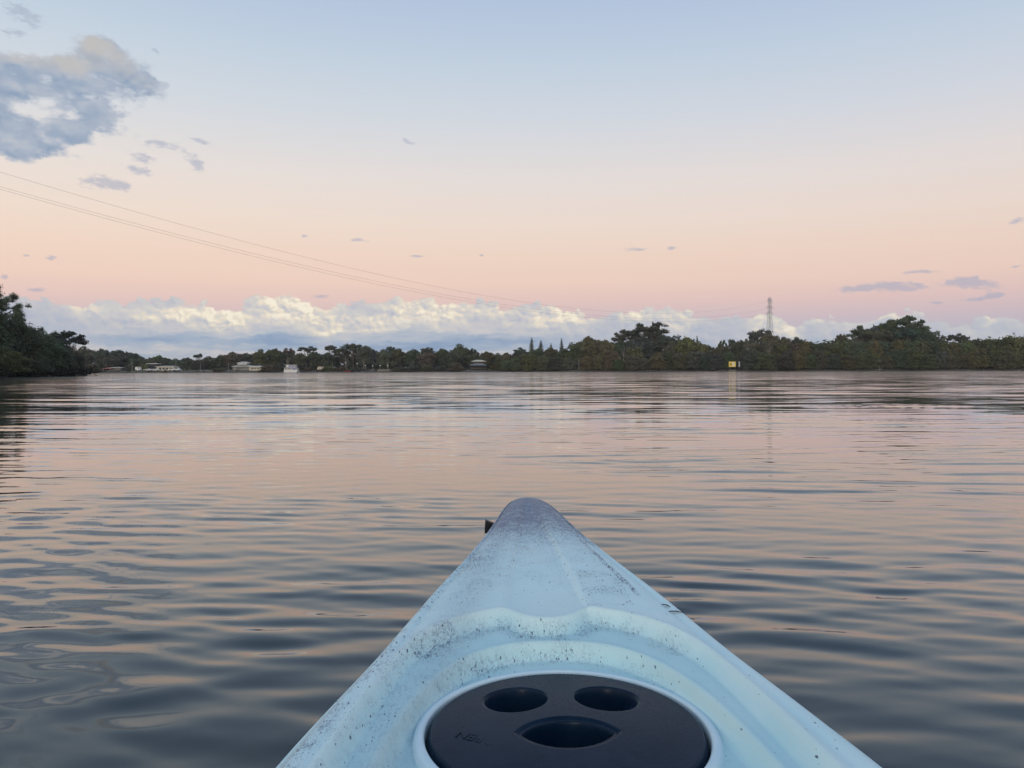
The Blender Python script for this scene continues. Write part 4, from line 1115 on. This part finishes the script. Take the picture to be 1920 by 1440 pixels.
def kayak_mat():
    m, n, b = new_mat('weathered_pale_blue_plastic')
    tcn = n.nodes.new('ShaderNodeTexCoord'); ob = tcn.outputs['Object']
    s = n.nodes.new('ShaderNodeSeparateXYZ'); n.links.new(ob, s.inputs[0]); x, y, z = (V(n, s.outputs[i]) for i in range(3))
    def A(nm): q = n.nodes.new('ShaderNodeAttribute'); q.attribute_name = nm; return V(n, q.outputs['Fac'])
    dirt, scuff, well, lip = A('dirt'), A('scuff'), A('well'), A('lip')
    big_ = noise(n, ob, 9, 5, .6); mid_ = noise(n, ob, 45, 4, .6)
    col = mixc(n, big_.ss(.3, .7), (.53, .75, .80), (.59, .78, .83))
    wellc = mixc(n, big_.ss(.3, .7), (.43, .68, .74), (.50, .72, .77))
    col = mixc(n, well, col, wellc)
    col = mixc(n, lip * .28, col, (.64, .76, .70))
    sf = (scuff * (mid_ * 1.5 + .0)).clamp()
    col = mixc(n, sf * .85, col, (.12, .15, .24))
    # sparse greenish film
    col = mixc(n, (big_ - .45).clamp() * .6 * (noise(n, ob, 22, 3, .5)).ss(.4, .65), col, (.56, .66, .58))
    # specks: short scratches and grit, denser where 'dirt' says so
    wob = noise(n, ob, 14, 2, .5) - .5
    def specks(sx, sy, size, thr, seed):
        vn = voro(n, comb(n, x * sx + wob * sx * .012 + y * seed, y * sy, z * sx * .3), 1.0, dim='3D', out='node')
        rc_ = n.nodes.new('ShaderNodeSeparateColor'); n.links.new(vn.outputs['Color'], rc_.inputs[0])
        r1, r2 = V(n, rc_.outputs[0]), V(n, rc_.outputs[1])
        d = V(n, vn.outputs['Distance'])
        pres = (dirt * thr - r1).ss(-.02, .02)
        return pres * (r2 * size + .10 - d).ss(0, .08)
    clus = noise(n, ob, 32, 3, .6).ss(.35, .65) * .9 + .35
    dirt = (dirt * clus)
    sp_ = specks(400, 140, .34, .75, 40.0)._m('MAXIMUM', specks(700, 330, .26, .9, -60.0))
    # scratched grain at the tip
    gr = noise(n, comb(n, x * 900, y * 420, z * 400), 1.0, 2, .7).ss(.46, .60) * (dirt * 2.2 + scuff * .8 - .12).clamp()
    gr2 = noise(n, comb(n, x * 300 + wob * 3, y * 110, z * 120), 1.0, 3, .75).ss(.50, .62) * (dirt * 1.6 + scuff * .9 - .10).clamp()
    col = mixc(n, (gr * .6).clamp(), col, (.12, .14, .22))
    col = mixc(n, (gr2 * .9).clamp(), col, (.08, .10, .18))
    col = mixc(n, (sp_ * .88).clamp(), col, (.045, .07, .10))
    n.links.new(col, b.inputs['Base Color'])
    b.inputs['Roughness'].default_value = .42
    n.links.new((mid_ * .25 + .38).s, b.inputs['Roughness'])
    b.inputs['Specular IOR Level'].default_value = .38
    bp = n.nodes.new('ShaderNodeBump'); bp.inputs['Strength'].default_value = .28; bp.inputs['Distance'].default_value = .0012
    peb = noise(n, ob, 260, 3, .6) * .6 + noise(n, ob, 60, 3, .5) * 1.0
    n.links.new((peb - sp_ * .5).s, bp.inputs['Height']); n.links.new(bp.outputs[0], b.inputs['Normal'])
    return m
KM = kayak_mat()
kay = empty('kayak', (.0645, 0, 0), 'pale blue sit-on-top kayak pointing ahead, its bow scuffed and specked with dirt', 'kayak', rz=.0190)
link('hull', build_kayak(), KM, kay)

def revolve(prof, n=160):
    v = []; k = len(prof)
    for i in range(n):
        a_ = 2 * math.pi * i / n
        for r, z in prof: v.append((r * math.cos(a_), r * math.sin(a_), z))
    f = [(i * k + j, ((i + 1) % n) * k + j, ((i + 1) % n) * k + j + 1, i * k + j + 1) for i in range(n) for j in range(k - 1)]
    return v, f
ZL = kz(.724) - .036       # floor round the hatch
prof = [(LIDR + .012 + .0035, ZL - .004), (LIDR + .0135, ZL + .004), (LIDR + .0115, ZL + .0085), (LIDR + .008, ZL + .0108), (LIDR + .0045, ZL + .0104), (LIDR + .0025, ZL + .0085), (LIDR + .0018, ZL + .002), (LIDR + .0018, ZL - .02)]
# finer rounding
pr_ = np.array(prof); tt = np.linspace(0, len(prof) - 1, 40); prf = np.stack([np.interp(tt, range(len(prof)), pr_[:, 0]), np.interp(tt, range(len(prof)), pr_[:, 1])], 1)
for _ in range(3): prf[1:-1] = (prf[:-2] + 2 * prf[1:-1] + prf[2:]) / 4
v, f = revolve([tuple(p) for p in prf], 200)
rim = link('hatch_rim', mesh_np('hatch_rim', v, f, True), None, kay, (LIDC[0], LIDC[1], 0))
rm, n, b = new_mat('hatch_rim_plastic')
t_ = n.nodes.new('ShaderNodeTexCoord'); f_ = noise(n, t_.outputs['Object'], 40, 4, .6)
n.links.new(mixc(n, f_.ss(.3, .7), (.50, .68, .78), (.56, .72, .80)), b.inputs['Base Color']); b.inputs['Roughness'].default_value = .4
rim.data.materials.append(rm)

def build_lid():
    nr_, na = 230, 420
    r = np.linspace(0, LIDR, nr_); a_ = np.linspace(0, 2 * np.pi, na, endpoint=False)
    Rg, Ag = np.meshgrid(r, a_, indexing='ij'); x = Rg * np.cos(Ag); y = Rg * np.sin(Ag)
    z = ZL + .0105 + .0035 * (1 - (Rg / LIDR)**2)
    z -= .007 * smooth01(Rg, LIDR - .0055, LIDR)**2
    def ell(cx, cy, ax, ay, rot):
        c, s = math.cos(rot), math.sin(rot); dx, dy = x - cx, y - cy
        u, v = (dx * c + dy * s) / ax, (-dx * s + dy * c) / ay
        return (np.hypot(u, v) - 1) * min(ax, ay), u
    # two finger wells on the far side, deepest next to each other
    for s in (-1, 1):
        d, u = ell(s * .0475, .057, .0335, .0295, s * -.38)
        dep = .046 * np.clip(.58 - s * u * .56, .06, 1)
        z -= dep * (1 - smooth01(d, -.006, .0012))
    # lens-shaped well on the near side
    yy = y + .0165; hw_, hh = .0465, .0285
    rad = (hw_**2 + hh**2) / (2 * hh)
    dl = np.maximum(np.hypot(x, yy - (hh - rad)) - rad, np.hypot(x, yy + (hh - rad)) - rad)
    z -= .0022 * (1 - smooth01(dl, -.001, .004))
    z -= .052 * (1 - smooth01(dl, -.008, -.0025))
    v_ = np.stack([x, y, z], -1).reshape(-1, 3)
    i, j = np.meshgrid(np.arange(nr_ - 1), np.arange(na), indexing='ij'); j2 = (j + 1) % na
    f = np.stack([i * na + j, (i + 1) * na + j, (i + 1) * na + j2, i * na + j2], -1).reshape(-1, 4)
    return mesh_np('hatch_lid', v_, f, True)
lm, n, b = new_mat('black_hatch_plastic')
t_ = n.nodes.new('ShaderNodeTexCoord'); ob = t_.outputs['Object']
f_ = noise(n, ob, 18, 5, .6, dist=.6); f2_ = noise(n, ob, 70, 4, .65)
n.links.new(mixc(n, f_.ss(.3, .75), (.003, .012, .030), (.008, .021, .044)), b.inputs['Base Color'])
n.links.new((f_ * .20 + f2_ * .08 + .14).s, b.inputs['Roughness'])
bp = n.nodes.new('ShaderNodeBump'); bp.inputs['Strength'].default_value = .2; bp.inputs['Distance'].default_value = .0006
n.links.new((f2_ + noise(n, ob, 500, 2, .6) * .4).s, bp.inputs['Height']); n.links.new(bp.outputs[0], b.inputs['Normal'])
b.inputs['Specular IOR Level'].default_value = .22; b.inputs['IOR'].default_value = 1.28
lid = link('hatch_lid', build_lid(), lm, kay, (LIDC[0], LIDC[1], 0))
# faint raised word on the lid, facing the rim
def relief(txt, x, y, size, rot, par, name):
    cu_ = bpy.data.curves.new(name, 'FONT'); cu_.body = txt; cu_.size = size; cu_.extrude = .0001; cu_.align_x = 'CENTER'; cu_.align_y = 'CENTER'
    tmp = bpy.data.objects.new('tmp', cu_); COL.objects.link(tmp)
    dg = bpy.context.evaluated_depsgraph_get(); dg.update()
    me = bpy.data.meshes.new_from_object(tmp.evaluated_get(dg)); me.name = name
    bpy.data.objects.remove(tmp)
    o = link(name, me, lm, par); zz = ZL + .0105 + .0035 * (1 - (math.hypot(x, y) / LIDR)**2) + .0002
    o.location = (x, y, zz); o.rotation_euler = (0, 0, rot); me.materials.clear(); me.materials.append(lm)
    return o
relief('OPEN', -.084, -.024, .0165, R(180 - 30), lid, 'raised_lettering')

# carry toggle on the bow
BLK = simple('black_rubber', (.014, .015, .02), .5)
tg = MB()
tg.poly([(-.058, 1.462, .262), (-.058, 1.474, .262), (-.058, 1.474, .272), (-.058, 1.462, .272), (-.090, 1.447, .262), (-.090, 1.460, .262), (-.0885, 1.460, .287), (-.0885, 1.447, .287)], [(3, 2, 1, 0), (4, 5, 6, 7), (0, 1, 5, 4), (1, 2, 6, 5), (2, 3, 7, 6), (3, 0, 4, 7)])
tg.build('carry_toggle', BLK, kay, smooth=False)
MB().tube((-.055, 1.50, .262), (-.075, 1.463, .274), .003, .003, 8).build('toggle_cord', BLK, kay)
# bits of dried leaf lying on the gunwale
lf_ = simple('dry_leaf', (.05, .035, .04), .8)
g = np.random.default_rng(6)
for i_, (px_, py_, L_, rot, lab) in enumerate([(1247, 1138, .009, -.9, 'dark red leaf scrap on the gunwale nearer the bow'), (1264, 1149, .011, -.3, 'curled brown leaf scrap behind the dark red one on the gunwale')]):
    d = ray(px_, py_); zt_ = .262; tq = (zt_ - CAMZ) / d.z; P = Vector((0, 0, CAMZ)) + d * tq
    kx = P.x - (.0645 - .0190 * P.y); w_h = float(kw(np.array([P.y]))[0])
    zz = float(deck(np.array([kx]), np.array([P.y]), np.array([w_h]))[0][0])
    mb = MB(); c, s = math.cos(rot), math.sin(rot); pts_ = []
    for t2, wd, h2 in ((-1, .0, 0), (-.4, .28, .0015), (.3, .3, .0022), (1, .0, .001)):
        for q in (-1, 1): pts_.append((L_ * (t2 * c - q * wd * s * .5), L_ * (t2 * s + q * wd * c * .5), h2))
    n_ = len(pts_); pts_ += [(x, y, z - .0006) for x, y, z in pts_]
    mb.poly(pts_, [(0, 1, 3, 2), (2, 3, 5, 4), (4, 5, 7, 6), (8, 10, 11, 9), (10, 12, 13, 11), (12, 14, 15, 13), (0, 2, 10, 8), (2, 4, 12, 10), (4, 6, 14, 12), (1, 9, 11, 3), (3, 11, 13, 5), (5, 13, 15, 7)])
    tag(mb.build('dry_leaf', lf_, None, (P.x, P.y, zz + .0012)), lab, 'leaf', 'leaf scraps on the kayak')

# ------------------------------------------------------------------ thin evening haze over the water
hz_m = bpy.data.materials.new('evening_haze'); hz_m.use_nodes = True; hn = hz_m.node_tree; hn.nodes.clear()
ho = hn.nodes.new('ShaderNodeOutputMaterial'); pv = hn.nodes.new('ShaderNodeVolumePrincipled')
pv.inputs['Color'].default_value = (.92, .93, .97, 1); pv.inputs['Density'].default_value = 1.5e-4; pv.inputs['Anisotropy'].default_value = 0.0
hn.links.new(pv.outputs[0], ho.inputs['Volume'])
hz = MB().box((0, 0, 25.5), (13000, 13000, 55)).build('haze', hz_m)
tag(hz, 'thin pale evening haze lying over the water and the far shore', 'haze', kind='stuff')
